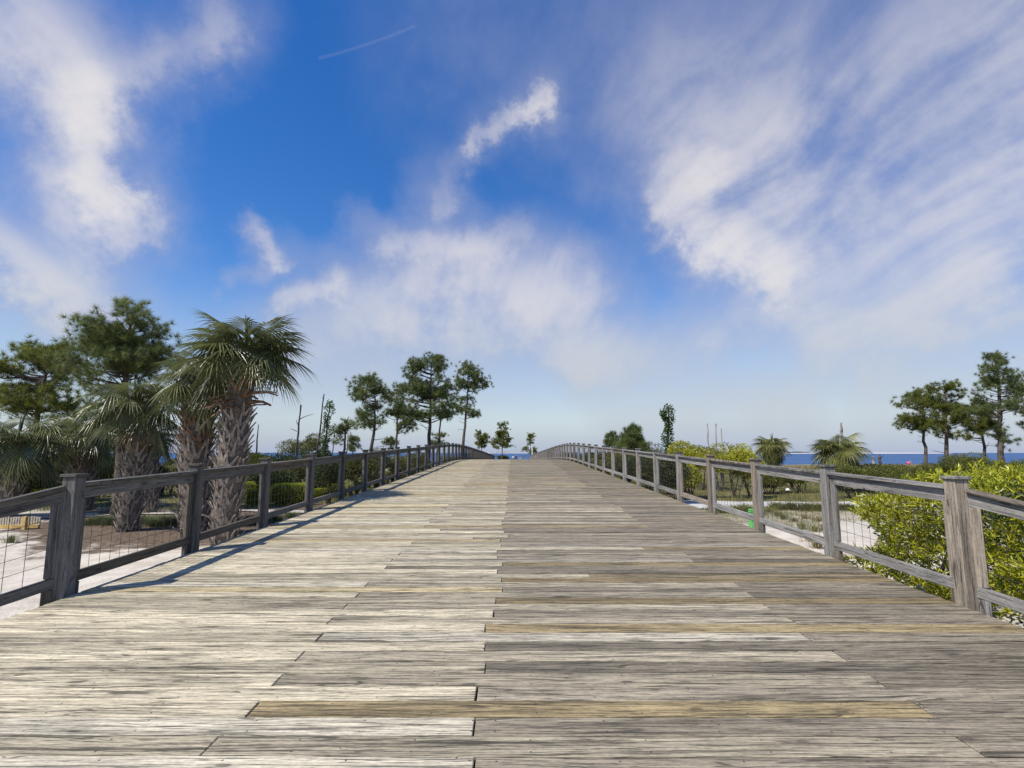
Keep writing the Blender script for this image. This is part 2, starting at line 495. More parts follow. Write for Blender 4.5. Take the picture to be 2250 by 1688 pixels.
BOOT_B = plain('brown_leaf_base', (0.17, 0.105, 0.065), 0.85, 0.5, 14.0, 0.2, 0.4, (1, 1, .4))
CORE = plain('hedge_inner_twigs', (0.03, 0.038, 0.012), 0.95, 0.4, 9.0, 0.05)
WIRE = plain('rusty_wire', (0.06, 0.045, 0.035), 0.6, 0.3, 20.0, 0.4)
GREENBOX = plain('green_utility_plastic', (0.10, 0.40, 0.10), 0.45, 0.08, 3.0, 0.4)
WHITE = plain('white_paint', (0.8, 0.8, 0.78), 0.5, 0.05, 3.0, 0.4)
DARKM = plain('dark_metal', (0.03, 0.03, 0.03), 0.5, 0.1, 3.0, 0.5)
YWOOD = plain('yellow_new_timber', (0.52, 0.36, 0.13), 0.7, 0.25, 10.0, 0.2)
GWOOD = plain('grey_picket_timber', (0.42, 0.37, 0.29), 0.85, 0.3, 12.0, 0.1)

# ------------------------------------------------------------------ ground, sea, far shore
def sstep(a, b, x):
    t = np.clip((x - a) / (b - a), 0, 1); return t * t * (3 - 2 * t)
def gz(x, y):
    """height of the ground"""
    x = np.asarray(x, float); y = np.asarray(y, float)
    z = -0.6 - 0.62 * sstep(35, 120, y) * sstep(4, 16, np.abs(x))
    z = z + 0.07 * np.sin(x * 0.55 + 1.0) * np.sin(y * 0.4) * sstep(5, 9, np.abs(x)) + 0.03 * np.sin(x * 1.7) * np.cos(y * 1.3)
    z = z + 0.30 * np.sin(x * 0.11 + y * 0.05) * sstep(50, 90, y) * sstep(9, 20, np.abs(x)) * (1 - sstep(100, 125, y))
    return z - 2.9 * sstep(128, 165, y)
def build_ground():
    m, t, b, out = new_mat('sandy_ground')
    pos = t.geo(); x, y, z = t.sep(pos)
    n1 = t.noise(pos, 0.35, 4.0, 0.55); n2 = t.noise(pos, 2.2, 5.0, 0.6); n3 = t.noise(pos, 18.0, 4.0, 0.65); n4 = t.noise(pos, 70.0, 3.0, 0.6)
    sand = t.mix((0.47, 0.42, 0.345), (0.58, 0.53, 0.45), n2.ss(0.35, 0.65))
    sand = t.mul(sand, n3.ss(0.3, 0.7, 0.90, 1.06))
    litter = n3.ss(0.62, 0.70) * n2.ss(0.46, 0.6)
    sand = t.mix(sand, (0.20, 0.15, 0.09), litter * 0.8)
    mulch = t.mix((0.075, 0.052, 0.036), (0.19, 0.145, 0.105), n4.ss(0.3, 0.7))
    n5 = t.noise(pos, 6.0, 5.0, 0.7)
    mulch = t.mix(mulch, (0.05, 0.036, 0.026), n5.ss(0.5, 0.62) * 0.8)
    mulch = t.mix(mulch, (0.30, 0.25, 0.19), n3.ss(0.56, 0.70) * 0.7)
    turf = t.mix((0.085, 0.088, 0.028), (0.19, 0.16, 0.07), n2.ss(0.35, 0.68))
    turf = t.mul(turf, n3.ss(0.3, 0.7, 0.7, 1.25))
    w = (n1 - 0.5) * 5.0 + (n2 - 0.5) * 2.4
    # mulch bed under the palms, left of the boardwalk
    ex, ey = (x + 9.5) / 6.2, (y - 19.0) / 5.8
    bed = ((ex * ex + ey * ey).sqrt() * 5.0 + w).ss(5.4, 4.6)
    grassy = (y + w * 1.2).ss(20.0, 24.0)
    right = x.ss(2.0, 5.0)
    tufty = (y + w * 1.8).ss(16.0, 19.5) * right
    beach = (y + w).ss(126.0, 132.0)
    c = t.mix(sand, turf, (tufty * 0.75).mx(grassy) * n1.ss(0.30, 0.42, 0.72, 1.0))
    c = t.mix(c, mulch, bed)
    c = t.mix(c, (0.17, 0.145, 0.085), (y + w * 3.0).ss(60.0, 85.0) * 0.75)
    c = t.mix(c, sand, beach)
    t.ln(c, b.inputs['Base Color']); b.inputs['Roughness'].default_value = 0.95; b.inputs['Specular IOR Level'].default_value = 0.1
    t.ln(t.bump(n2 * 1.2 + n3 * 0.5 + n4 * 0.15, 0.6, 0.06), b.inputs['Normal'])
    xs = np.concatenate([np.linspace(-900, -70, 24), np.linspace(-66, -20, 24), np.linspace(-19, 19, 96), np.linspace(20, 66, 24), np.linspace(70, 900, 24)])
    ys = np.concatenate([np.linspace(-60, -4, 12), np.linspace(-3, 40, 110), np.linspace(41, 175, 90)])
    X, Y = np.meshgrid(xs, ys)
    V = np.stack([X, Y, gz(X, Y)], -1).reshape(-1, 3)
    nx = len(xs); i = (np.arange(len(ys) - 1)[:, None] * nx + np.arange(nx - 1)[None]).ravel()
    o = mk('ground', V, [np.stack([i, i + 1, i + nx + 1, i + nx], 1)], m, smooth=True)
    tag(o, kind='structure')
    # sea
    m, t, b, out = new_mat('sea_water')
    x, y, z = t.sep(t.geo())
    wv = t.noise(t.comb(x * 0.18, y * 0.42, 0.0), 1.0, 6.0, 0.62)
    wv2 = t.noise(t.comb(x * 0.004, y * 0.02, 0.0), 1.0, 4.0, 0.6)
    t.ln(t.mix((0.006, 0.055, 0.165), (0.012, 0.085, 0.235), wv2.ss(0.35, 0.65)), b.inputs['Base Color'])
    b.inputs['Roughness'].default_value = 0.42; b.inputs['Specular IOR Level'].default_value = 0.22
    t.ln(t.bump(wv, 1.0, 0.6), b.inputs['Normal'])
    xs = np.array([-14000, -2500, -500, 0, 500, 2500, 14000.0]); ys = np.array([140, 300, 900, 3000, 9000, 26000.0])
    X, Y = np.meshgrid(xs, ys); V = np.stack([X, Y, X * 0 - 3.0], -1).reshape(-1, 3)
    nx = len(xs); i = (np.arange(len(ys) - 1)[:, None] * nx + np.arange(nx - 1)[None]).ravel()
    tag(mk('sea', V, [np.stack([i, i + 1, i + nx + 1, i + nx], 1)], m), kind='structure')
    # far spit of sand with a line of trees
    def far(px0, px1, Y, h, name, mat, base=-3.0, thick=60, n=60, ragged=0.5):
        x0, x1 = P(px0, 995, Y)[0], P(px1, 995, Y)[0]
        xs = np.linspace(x0, x1, n); g = np.random.default_rng(int(px0))
        e = np.sin(np.linspace(0, math.pi, n)) ** 0.35
        hh = h * e * (1 - ragged + ragged * g.uniform(0, 1, n))
        V = []
        for yy in (Y, Y + thick):
            for i in range(n): V.append((xs[i], yy, base - 0.5))
            for i in range(n): V.append((xs[i], yy + (4 if yy == Y else -4), base + hh[i]))
        V = np.array(V); f = []
        for i in range(n - 1):
            f += [(i, i + 1, n + i + 1, n + i), (n + i, n + i + 1, 3 * n + i + 1, 3 * n + i), (2 * n + i + 1, 2 * n + i, 3 * n + i, 3 * n + i + 1)]
        return mk(name, V, [np.array(f)], mat)
    SANDF = plain('far_sand', (0.62, 0.58, 0.52), 0.95, 0.1, 0.01, 0.1)
    WOODF = plain('far_woods', (0.035, 0.055, 0.06), 0.95, 0.3, 0.02, 0.1)
    tag(far(1690, 2095, 3200, 4.6, 'far_beach', SANDF, ragged=0.35), 'low white sand spit on the horizon beyond the palms', 'sand spit', kind='structure')
    tag(far(1040, 1250, 5200, 7.5, 'far_beach', SANDF, ragged=0.3), 'thin pale sand spit on the horizon beyond the end of the boardwalk', 'sand spit', kind='structure')
    tag(far(1733, 1785, 3300, 12.0, 'far_woods', WOODF, ragged=0.6), kind='stuff', label='dark line of woods on the far sand spit', cat='woods')
    tag(far(1060, 1200, 5300, 14.0, 'far_woods', WOODF, ragged=0.6), kind='stuff', label='faint line of woods on the horizon past the people', cat='woods')
build_ground()

def build_paths():
    m = plain('grey_path_paving', (0.46, 0.45, 0.43), 0.9, 0.14, 3.0, 0.15, 0.1)
    # paved footpath crossing the dunes right of the boardwalk
    xs = np.linspace(5.4, 60, 60); V, f = [], []
    for x in xs:
        for y in (21.6, 24.6): V.append((x, y + 0.25 * math.sin(x * 0.21) + 0.006 * (x - 12) ** 2 * (x > 30) * 0, 0))
    V = np.array(V); V[:, 2] = gz(V[:, 0], V[:, 1]) + 0.03
    i = np.arange(len(xs) - 1) * 2
    tag(mk('path', V, [np.stack([i, i + 2, i + 3, i + 1], 1)], m, smooth=True), kind='structure')
    # pale kerbed walk behind the left palms
    m2 = plain('pale_path_paving', (0.40, 0.37, 0.31), 0.9, 0.14, 3.0, 0.15, 0.1)
    a, b = G(-60, 1136), G(640, 1128)
    xs = np.linspace(a[0] - 10, -5.3, 40); V = []
    for x in xs:
        yc = a[1] + (x - a[0]) / (b[0] - a[0]) * (b[1] - a[1])
        for y in (yc - 0.1, yc + 0.55): V.append((x, y, 0))
    V = np.array(V); V[:, 2] = gz(V[:, 0], V[:, 1]) + 0.035
    i = np.arange(len(xs) - 1) * 2
    tag(mk('path', V, [np.stack([i, i + 2, i + 3, i + 1], 1)], m2, smooth=True), kind='structure')
build_paths()

# ------------------------------------------------------------------ boardwalk
KN = [(-8, -0.236, .0295), (34, 1.003, .0295), (39.5, 1.062, .0), (47, 1.02, -.0105), (60, 0.83, -.0155), (75, 0.585, -.017), (118, -0.16, -.0175), (124, -.26, -.0175)]
def dz(y):
    for (a, za, ma), (b, zb, mb) in zip(KN[:-1], KN[1:]):
        if y <= b or b == KN[-1][0]:
            h = b - a; t = (y - a) / h
            return (2*t**3 - 3*t*t + 1) * za + (t**3 - 2*t*t + t) * h * ma + (-2*t**3 + 3*t*t) * zb + (t**3 - t*t) * h * mb
def XL(y): return -(4.544 - 0.0125 * min(y, 38.0))
def XR(y): return 4.330 - 0.0125 * min(y, 38.0)
PITCHW, ROW0, YEND = 0.1905, -5.0, 118.0

def build_deck():
    root = empty('boardwalk', (0, 0, 0), 'wide weathered plank boardwalk arching over the dune to the sea', 'boardwalk', kind='structure')
    g = np.random.default_rng(3)
    def tint(xc, row):
        u = g.random()
        left = 1.0 / (1.0 + math.exp((xc - 0.2) * 1.15))         # boards of the left run are the paler ones
        a = np.array((0.235, 0.200, 0.146)); b = np.array((0.54, 0.472, 0.328))
        c = a + (b - a) * left
        k = g.normal(0, 0.11)
        if u < 0.035: c = np.array((0.33, 0.255, 0.135)) * (0.85 + 0.35 * left)
        elif u < 0.13: c = c * np.array((0.94, 0.88, 0.72))
        elif u < 0.20: c = c * 0.45 + np.array((0.50, 0.46, 0.36)) * (0.42 + 0.2 * left)
        elif u < 0.36: c = c * 0.76
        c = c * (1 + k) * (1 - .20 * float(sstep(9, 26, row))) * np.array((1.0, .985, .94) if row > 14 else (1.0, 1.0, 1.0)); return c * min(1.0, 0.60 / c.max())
    rows = int((YEND - ROW0) / PITCHW)
    pl = []
    for r in range(rows):
        y = ROW0 + r * PITCHW
        x0, x1 = XL(y) + g.normal(0, .006), XR(y) + g.normal(0, .006)
        j = g.normal(0, 0.035)
        if g.random() < 0.09: cuts = [x0, -1.5 + 3.6 * g.random(), x1]
        elif r % 2: cuts = [x0, -0.17 + j, x1]
        else: cuts = [x0, -1.55 + j, 2.40 + g.normal(0, .05), x1]
        for a, b in zip(cuts[:-1], cuts[1:]):
            pl.append((y, a, b))
    vis = [p for p in pl if p[0] > 1.2]
    near = set(id(p) for p in vis[:298])
    far_v, far_q, far_t, far_g, far_l, far_c, n = [], [], [], [], [], [], 0
    for p in pl:
        y, a, b = p
        gap = 0.003 + abs(g.normal(0, 0.0028)); egap = 0.003 + (0.004 if g.random() < .3 else 0)
        w = PITCHW - 2 * gap
        zc = dz(y); sl_ = (dz(y + .05) - dz(y - .05)) / .1
        L = b - a - 2 * egap
        lv = cham_local((L / 2, w / 2, 0.019), 0.004)
        lv[:, 1] += (lv[:, 0] / L) * g.normal(0, 0.0016)
        lv[:, 2] += (lv[:, 1] / w) * g.normal(0, 0.003)
        sd = g.uniform(0, 90); tn = tint((a + b) / 2, y)
        gcv = lv + np.array((sd * 1.3, sd * 0.8, 0.0))
        cen = np.array(((a + b) / 2, y, zc - 0.019 + g.normal(0, 0.0014)))
        wv = np.stack([lv[:, 0], lv[:, 1], lv[:, 2] + lv[:, 1] * sl_], 1)
        if id(p) in near:
            me = mesh_arrays('plank', wv, [CH_Q, CH_T])
            setattr_pts(me, 'gc', gcv); setattr_pts(me, 'gl', lv)
            setattr_pts(me, 'tint', np.tile((*tn, 1.0), (24, 1)), 'FLOAT_COLOR')
            place('plank', me, DECK, root, cen)
        else:
            far_v.append(wv + cen); far_q.append(CH_Q + n); far_t.append(CH_T + n); n += 24
            far_g.append(gcv); far_l.append(lv); far_c.append(np.tile((*tn, 1.0), (24, 1)))
    me = mesh_arrays('distant_planks', np.concatenate(far_v), [np.concatenate(far_q), np.concatenate(far_t)])
    setattr_pts(me, 'gc', np.concatenate(far_g)); setattr_pts(me, 'gl', np.concatenate(far_l))
    setattr_pts(me, 'tint', np.concatenate(far_c), 'FLOAT_COLOR')
    o = place('distant_planks', me, DECK, root); o['kind'] = 'stuff'
    # stringers under the planks and the piles that carry them
    ys = np.linspace(ROW0, YEND, 64)
    for k in range(6):
        mb = MB()
        for y0, y1 in zip(ys[:-1], ys[1:]):
            x0 = XL(y0) + 0.05 + (XR(y0) - XL(y0) - 0.10) * k / 5; x1 = XL(y1) + 0.05 + (XR(y1) - XL(y1) - 0.10) * k / 5
            v = []
            for (x, y) in ((x0, y0), (x1, y1)):
                for sx in (-.02, .02):
                    for z in (dz(y) - .06, dz(y) - .30): v.append((x + sx, y, z))
            mb.add(np.array(v), np.array([(0, 1, 5, 4), (2, 6, 7, 3), (0, 4, 6, 2), (1, 3, 7, 5)]))
        mb.build('stringer', GWOOD, root)
    for y in np.arange(3.5, 118, 7.0):
        for fx in (0.12, 0.88):
            x = XL(y) + (XR(y) - XL(y)) * fx
            zb = float(gz(x, y)) - 0.4
            v, q, t_ = tube([(x, y, zb), (x, y, dz(y) - .32)], 0.14, 10)
            mk('pile', v, [q, t_], DEADW, root, org=(x, y, zb))
build_deck()

POSTH = 1.21
def build_railing(side):
    g = np.random.default_rng(20 + side)
    lab = ('grey timber railing with wire mesh bays on the palm tree side of the boardwalk' if side < 0 else
           'grey timber railing with wire mesh bays on the bright hedge side of the boardwalk')
    edge = XL if side < 0 else XR
    y1 = 5.572 if side < 0 else 5.2725
    root = empty('railing', (edge(y1), y1, dz(y1)), lab, 'railing')
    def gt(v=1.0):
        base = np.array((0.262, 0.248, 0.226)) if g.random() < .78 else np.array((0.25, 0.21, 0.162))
        return np.clip(base * v * (.50 if side < 0 else 1.0) * (1 + g.normal(0, .12)), .05, .6)      # palm side tint darkened: its shade is put into the wood colour
    def post(c, zt, zb, rot=0.0):
        x, y = c
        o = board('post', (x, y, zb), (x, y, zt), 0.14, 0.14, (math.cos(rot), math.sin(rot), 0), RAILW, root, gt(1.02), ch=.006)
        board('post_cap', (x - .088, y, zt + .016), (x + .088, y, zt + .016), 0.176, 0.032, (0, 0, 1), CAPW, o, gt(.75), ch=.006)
    def bay(pa, pb):
        """frame between two posts given their centres on the deck line (x, y, z of deck)"""
        pa, pb = np.array(pa), np.array(pb)
        d = pb - pa; L = math.hypot(d[0], d[1]); h = d / L
        hd = np.array((d[0], d[1], 0)) / L
        a, b = pa + h * 0.072, pb - h * 0.072
        n = np.array((hd[1], -hd[0], 0.0)); n = n if n[0] * side > 0 else -n         # outwards
        Z = np.array((0, 0, 1.0))
        top = POSTH - 0.095
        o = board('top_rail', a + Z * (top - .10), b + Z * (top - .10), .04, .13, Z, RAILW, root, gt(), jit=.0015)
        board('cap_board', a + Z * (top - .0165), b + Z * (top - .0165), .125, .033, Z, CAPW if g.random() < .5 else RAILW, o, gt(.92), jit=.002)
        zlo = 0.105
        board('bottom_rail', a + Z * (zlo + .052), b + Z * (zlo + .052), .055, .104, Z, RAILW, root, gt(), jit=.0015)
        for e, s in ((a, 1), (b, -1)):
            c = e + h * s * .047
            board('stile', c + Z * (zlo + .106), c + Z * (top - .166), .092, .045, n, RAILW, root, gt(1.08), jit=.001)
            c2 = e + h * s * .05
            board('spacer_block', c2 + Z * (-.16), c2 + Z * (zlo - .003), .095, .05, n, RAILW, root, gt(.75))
        return a + h * .094, b - h * .094, n, zlo + .106, top - .166
    def wire(a, b, n, z0, z1):
        mb = MB(); L = np.linalg.norm(b - a); k = max(2, int(round(L / 0.152)))
        rr = .0026; off = n * 0.012
        def rod(p, q):
            d = unit(q - p); s = unit(np.cross(d, n)); v = []
            for e in (p, q):
                for u, w in ((1, 0), (0, 1), (-1, 0), (0, -1)): v.append(e + s * rr * u + n * rr * w)
            mb.add(np.array(v), np.array([(i, (i + 1) % 4, 4 + (i + 1) % 4, 4 + i) for i in range(4)]))
        Z = np.array((0, 0, 1.0))
        for i in range(1, k):
            c = a + (b - a) * i / k + off + g.normal(0, .002, 3)
            rod(c + Z * z0, c + Z * z1)
        m = int((z1 - z0) / .152) + 1
        for j in range(1, m):
            z = z0 + (z1 - z0) * j / m
            p, q = a + off * 1.5 + Z * z, b + off * 1.5 + Z * z
            mid = (p + q) / 2 + Z * g.normal(0, .006)
            rod(p, mid); rod(mid, q)
        mb.build('wire_mesh', WIRE, root)
    ys = [y1 + .07 + 2.1146 * i for i in range(54) if y1 + 2.1146 * i < YEND - .3]
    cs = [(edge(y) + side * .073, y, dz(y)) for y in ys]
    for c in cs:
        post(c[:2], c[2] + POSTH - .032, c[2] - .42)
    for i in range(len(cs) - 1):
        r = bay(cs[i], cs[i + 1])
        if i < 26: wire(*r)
    # splayed, falling wing at the foot of the boardwalk
    ang = R(47); w0 = np.array(cs[0]); LW = 1.95
    w1 = w0 + np.array((side * math.sin(ang) * LW, -math.cos(ang) * LW, -0.27 * LW))
    post(w1[:2], w1[2] + POSTH - .032, min(w1[2] - .3, -0.75))
    r = bay(w1, w0)
    a, b = r[0], r[1]
    wire(*r)
    # short return at the far end
    ye = ys[-1] + 1.2; x0 = cs[-1][0]
    xin = -2.35 if side < 0 else 2.2
    e0, e1 = np.array((x0, ye, dz(ye))), np.array((xin, ye, dz(ye)))
    post(e0[:2], e0[2] + POSTH - .032, e0[2] - .4); post(e1[:2], e1[2] + POSTH - .032, e1[2] - .4)
    bay(e0, e1)
    bay(cs[-1], e0)
    return root
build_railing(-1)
build_railing(1)

# ------------------------------------------------------------------ pines
def limb(a, b, r0, r1, sag, n=5, seg=5, g=rng):
    t = np.linspace(0, 1, n)[:, None]
    p = np.asarray(a) * (1 - t) + np.asarray(b) * t
    p[:, 2] -= sag * np.sin(t[:, 0] * math.pi)
    p[1:-1] += g.normal(0, 0.03 * np.linalg.norm(np.asarray(b) - a), (n - 2, 3)) * 0.6
    return p, np.linspace(r0, r1, n)
def pine(label, Y, trunk_px, crowns, r0, seed, mat=NEEDLE, tufts=9, k=26, nl=0.26, nw=0.010, clump=0.42, bare=0, group=None, lean=0.25, dens=1.0, base=None, rise=0.35, name='pine_tree'):
    """trunk_px: photo points up the trunk (first one is near the ground), crowns: (px, py, rx, ry, clumps)"""
    g = np.random.default_rng(seed)
    px2m = Y / F_PX
    tp = [P(x, y, Y) for x, y in trunk_px]
    tp[0][2] = gz(tp[0][0], tp[0][1]) - 0.15
    for i, p in enumerate(tp[1:]): p[1] += g.normal(0, 0.02) * (i + 1)
    tp = np.array(tp)
    s = np.concatenate([[0], np.cumsum(np.linalg.norm(np.diff(tp, axis=0), axis=1))]); s /= s[-1]
    u = np.linspace(0, 1, 14)
    tr = np.stack([np.interp(u, s, tp[:, i]) for i in range(3)], 1)
    tr[1:-1, :2] += g.normal(0, r0 * 0.22, (12, 2))
    root = empty(name, (tr[0][0], tr[0][1], tr[0][2] + .15), label, 'tree', group)
    v, q, t_ = tube(tr, r0 * (1.0 - 0.82 * u ** 1.1) * (1 + 0.35 * np.exp(-u * 14)), 9)
    trunk = mk('trunk', v, [q, t_], BARK, root, smooth=True)
    br, cen, axs = MB(), [], []
    for (cx, cy, rx, ry, n) in crowns:
        c = P(cx, cy, Y); a, bz = rx * px2m, ry * px2m
        for i in range(int(n)):
            d = rand_unit(1, g)[0]; rr = g.uniform(0.45, 1.0) ** 0.5
            tip = c + d * np.array((a, a * 0.9, bz)) * rr
            hd = math.hypot(tip[0] - c[0], tip[1] - c[1])
            zt = tip[2] - hd * rise - g.uniform(0, .25)
            zt = np.clip(zt, tr[0][2] + 0.35 * (tr[-1][2] - tr[0][2]), tr[-1][2] - 0.02)
            tx = np.array([np.interp(zt, tr[:, 2], tr[:, j]) for j in range(2)])
            st_ = np.array((tx[0], tx[1], zt))
            L = np.linalg.norm(tip - st_)
            p, r = limb(st_, tip, 0.012 + 0.016 * L, 0.006, 0.06 * L, g=g)
            v, q, t_ = tube(p, r, 5); br.add(v, q, t_)
            m = max(4, int(tufts * 1.35 * g.uniform(0.6, 1.3) * dens))
            for j in range(m):
                f = g.uniform(0.62, 1.0) if j else 1.0
                b0 = p[0] + (p[-1] - p[0]) * f; b0[2] = np.interp(f, np.linspace(0, 1, 5), p[:, 2])
                off = rand_unit(1, g)[0] * clump * 1.3 * g.uniform(0.15, 1.0) * np.array((1, 1, .6)); off[2] += clump * .15
                e = b0 + off
                if j % 2 == 0:
                    v, q, _ = tube([b0, (b0 + e) / 2 + (0, 0, -.02), e], (0.007, 0.005, 0.003), 3, False); br.add(v, q)
                cen.append(e); axs.append(unit(off + (0, 0, clump * .5)))
    for i in range(bare):
        zt = tr[0][2] + (tr[-1][2] - tr[0][2]) * g.uniform(0.3, 0.72)
        st_ = np.array([np.interp(zt, tr[:, 2], tr[:, j]) for j in range(2)] + [zt])
        th = g.uniform(0, 2 * math.pi); L = g.uniform(0.4, 1.0) * crowns[0][2] * px2m
        e = st_ + np.array((math.cos(th) * L, math.sin(th) * L * .6, L * g.uniform(0.0, .5)))
        p, r = limb(st_, e, .028, .006, .05 * L, g=g); v, q, t_ = tube(p, r, 5); br.add(v, q, t_)
        for _ in range(2):
            e2 = p[3] + rand_unit(1, g)[0] * L * .3; v, q, _t = tube([p[3], e2], (.01, .004), 3, False); br.add(v, q)
    br.build('branches', TWIG, root)['kind'] = 'stuff'
    cen, axs = np.array(cen), np.array(axs)
    v, f = needles(cen, axs, int(k * 1.7), nl * 1.12, nw * .68, g, 1.1)
    o = mk('crown', v, [f], mat, root); o['kind'] = 'stuff'
    return root

# the two big pines behind the palms
pine('tall spreading pine behind the second palm, dark trunk among the palm trunks', 19.5, [(258, 1131), (266, 968), (278, 810), (290, 735), (284, 690)],
     [(275, 720, 88, 50, 34), (300, 770, 85, 60, 24), (180, 745, 55, 30, 10), (225, 820, 100, 45, 16)], 0.20, 1, NEEDLE, 13, 34, .24, .0085, .46, bare=5)
pine('broad low pine spreading over the leftmost palms', 24.0, [(52, 1090), (70, 985), (95, 850), (105, 790)],
     [(70, 800, 85, 42, 22), (150, 790, 60, 40, 12), (60, 880, 80, 38, 16), (150, 870, 50, 30, 8), (-20, 830, 70, 60, 10)], 0.20, 2, NEEDLE2, 12, 30, .27, .0105, .5, bare=5)
pine('slender pine trunk leaning between the small palms', 30.0, [(120, 1070), (136, 1000), (150, 920), (165, 890)], [(170, 905, 55, 30, 12)], 0.12, 3, NEEDLE, 9, 26, .28, .012, .5, bare=2)
pine('thin dark pine just behind the tall spreading pine', 33.0, [(243, 1070), (253, 985), (262, 900)], [(262, 925, 35, 40, 9)], 0.15, 4, NEEDLE, 9, 26, .28, .012, .5, bare=4)
pine('thin pine with sparse low crown behind the trunk with grey boots', 34.0, [(205, 1060), (218, 985), (232, 930)], [(228, 975, 30, 40, 9)], 0.12, 5, NEEDLE, 7, 24, .28, .012, .45, bare=4)
pine('small airy tree showing between the two tallest palms', 34.0, [(468, 1060), (475, 1000), (482, 950)], [(482, 950, 26, 28, 12)], 0.06, 55, NEEDLE, 8, 24, .2, .011, .3, bare=3)
# group left of the crest
GP = 'tall pines beside the crest of the boardwalk'
pine('round-headed pine first in the row of tall pines', 34.0, [(806, 1072), (815, 1000), (822, 920), (828, 850)], [(806, 865, 44, 40, 26), (812, 910, 46, 30, 12)], 0.15, 6, NEEDLE, 12, 24, .25, .0125, .42, bare=5, group=GP)
pine('slim pine between the round-headed pine and the tallest pine', 38.0, [(868, 1066), (870, 990), (874, 920), (872, 850)], [(874, 880, 34, 38, 20), (880, 925, 40, 22, 9)], 0.12, 7, NEEDLE, 11, 24, .26, .014, .42, bare=4, group=GP)
pine('tallest broad pine in the row beside the crest', 44.0, [(938, 1058), (941, 990), (945, 900), (948, 800)], [(945, 830, 66, 52, 50), (930, 880, 82, 44, 34)], 0.20, 8, NEEDLE, 12, 24, .28, .016, .5, bare=6, group=GP)
pine('thin pine rising close beside the tallest broad pine', 47.0, [(958, 1055), (962, 990), (968, 910), (972, 860)], [(976, 885, 32, 44, 18)], 0.13, 9, NEEDLE, 10, 24, .28, .016, .45, bare=5, group=GP)
pine('pine with high tilted head last in the row of tall pines', 56.0, [(1014, 1042), (1017, 985), (1026, 900), (1030, 815)], [(1030, 830, 30, 36, 26), (1058, 850, 24, 22, 12), (1012, 890, 30, 22, 12), (1030, 900, 24, 18, 6)], 0.19, 10, NEEDLE, 11, 22, .3, .018, .5, bare=6, group=GP)
pine('stunted leaning pine with broken top beside the vine-clad snag', 36.0, [(748, 1068), (754, 1000), (760, 935), (766, 915)], [(748, 930, 16, 22, 8), (785, 930, 26, 10, 5), (740, 960, 10, 14, 3)], 0.13, 12, NEEDLE, 7, 22, .25, .013, .32, bare=4)
pine('low bushy pine beside the stunted leaning pine', 48.0, [(772, 1050), (774, 1000), (776, 975)], [(776, 976, 16, 20, 14)], 0.07, 13, NEEDLE, 8, 22, .24, .014, .32)
pine('low bushy pine below the slim pine of the row', 55.0, [(855, 1045), (857, 1000), (858, 975)], [(858, 976, 16, 16, 14)], 0.07, 14, NEEDLE, 8, 22, .25, .016, .35)
pine('small pine bush at the foot of the tallest pine', 60.0, [(960, 1040), (961, 995), (962, 965)], [(962, 965, 20, 18, 14)], 0.08, 15, NEEDLE, 8, 22, .26, .017, .38)
# beyond the far end
pine('young round pine before the sea where the railing drops', 88.0, [(1057, 1022), (1058, 990), (1058, 955)], [(1058, 966, 17, 19, 26)], 0.09, 16, NEEDLE2, 9, 22, .3, .026, .48)
pine('young conical pine past the far end of the railing', 135.0, [(1103, 1012), (1104, 985), (1105, 935)], [(1105, 945, 12, 22, 22), (1090, 974, 16, 13, 14), (1118, 974, 14, 10, 12), (1104, 965, 20, 14, 14)], 0.16, 17, NEEDLE2, 9, 20, .42, .042, .7)
pine('small spruce-like pine behind the white shower pole', 136.0, [(1166, 1012), (1166, 985), (1165, 955)], [(1165, 966, 9, 14, 14), (1164, 988, 17, 9, 14)], 0.12, 18, NEEDLE2, 7, 18, .42, .042, .6)
# right side
pine('dark cone-shaped young pine right of the crest', 31.0, [(1387, 1070), (1387, 1020), (1388, 945)], [(1389, 958, 13, 20, 24), (1390, 985, 32, 22, 50), (1390, 1020, 40, 26, 56)], 0.08, 19, NEEDLE, 12, 26, .24, .013, .32, rise=.15)
pine('small loose pine beside the cone-shaped young pine', 37.0, [(1344, 1060), (1345, 1000), (1346, 955)], [(1346, 968, 14, 16, 16), (1350, 1000, 16, 16, 12)], 0.07, 20, NEEDLE, 8, 24, .22, .013, .3)
GR = 'tall pines behind the bright hedge'
pine('leftmost flat-topped pine of the group behind the bright hedge', 47.0, [(2036, 1058), (2034, 1000), (2029, 930), (2026, 870)], [(2012, 905, 46, 44, 34), (1998, 930, 40, 16, 12), (2030, 870, 28, 22, 12)], 0.17, 21, NEEDLE2, 11, 24, .28, .016, .48, bare=4, group=GR)
pine('straight pine with thick trunk in the group behind the bright hedge', 44.0, [(2082, 1060), (2080, 1000), (2078, 920), (2076, 850)], [(2076, 875, 40, 36, 30), (2078, 930, 42, 36, 20)], 0.20, 22, NEEDLE2, 11, 24, .28, .016, .48, bare=5, group=GR)
pine('short bent pine beside the tallest pine of the hedge group', 42.0, [(2172, 1064), (2165, 1010), (2158, 950), (2156, 890)], [(2146, 915, 46, 32, 32), (2130, 945, 38, 20, 12)], 0.15, 23, NEEDLE2, 11, 24, .27, .015, .46, bare=6, group=GR)
pine('tallest open pine of the hedge group with bare lower limbs', 38.0, [(2210, 1070), (2202, 1000), (2196, 900), (2184, 790)], [(2185, 812, 34, 36, 22), (2196, 870, 58, 34, 22), (2245, 850, 30, 30, 8), (2175, 895, 40, 16, 8), (2215, 965, 30, 30, 7)], 0.22, 24, NEEDLE, 11, 26, .26, .013, .42, bare=14, group=GR)
pine('pine at the edge of the group, low branches over the hedge', 40.0, [(2290, 1066), (2285, 990), (2280, 880)], [(2275, 900, 40, 60, 22)], 0.2, 25, NEEDLE, 11, 24, .27, .014, .45, bare=3, group=GR)

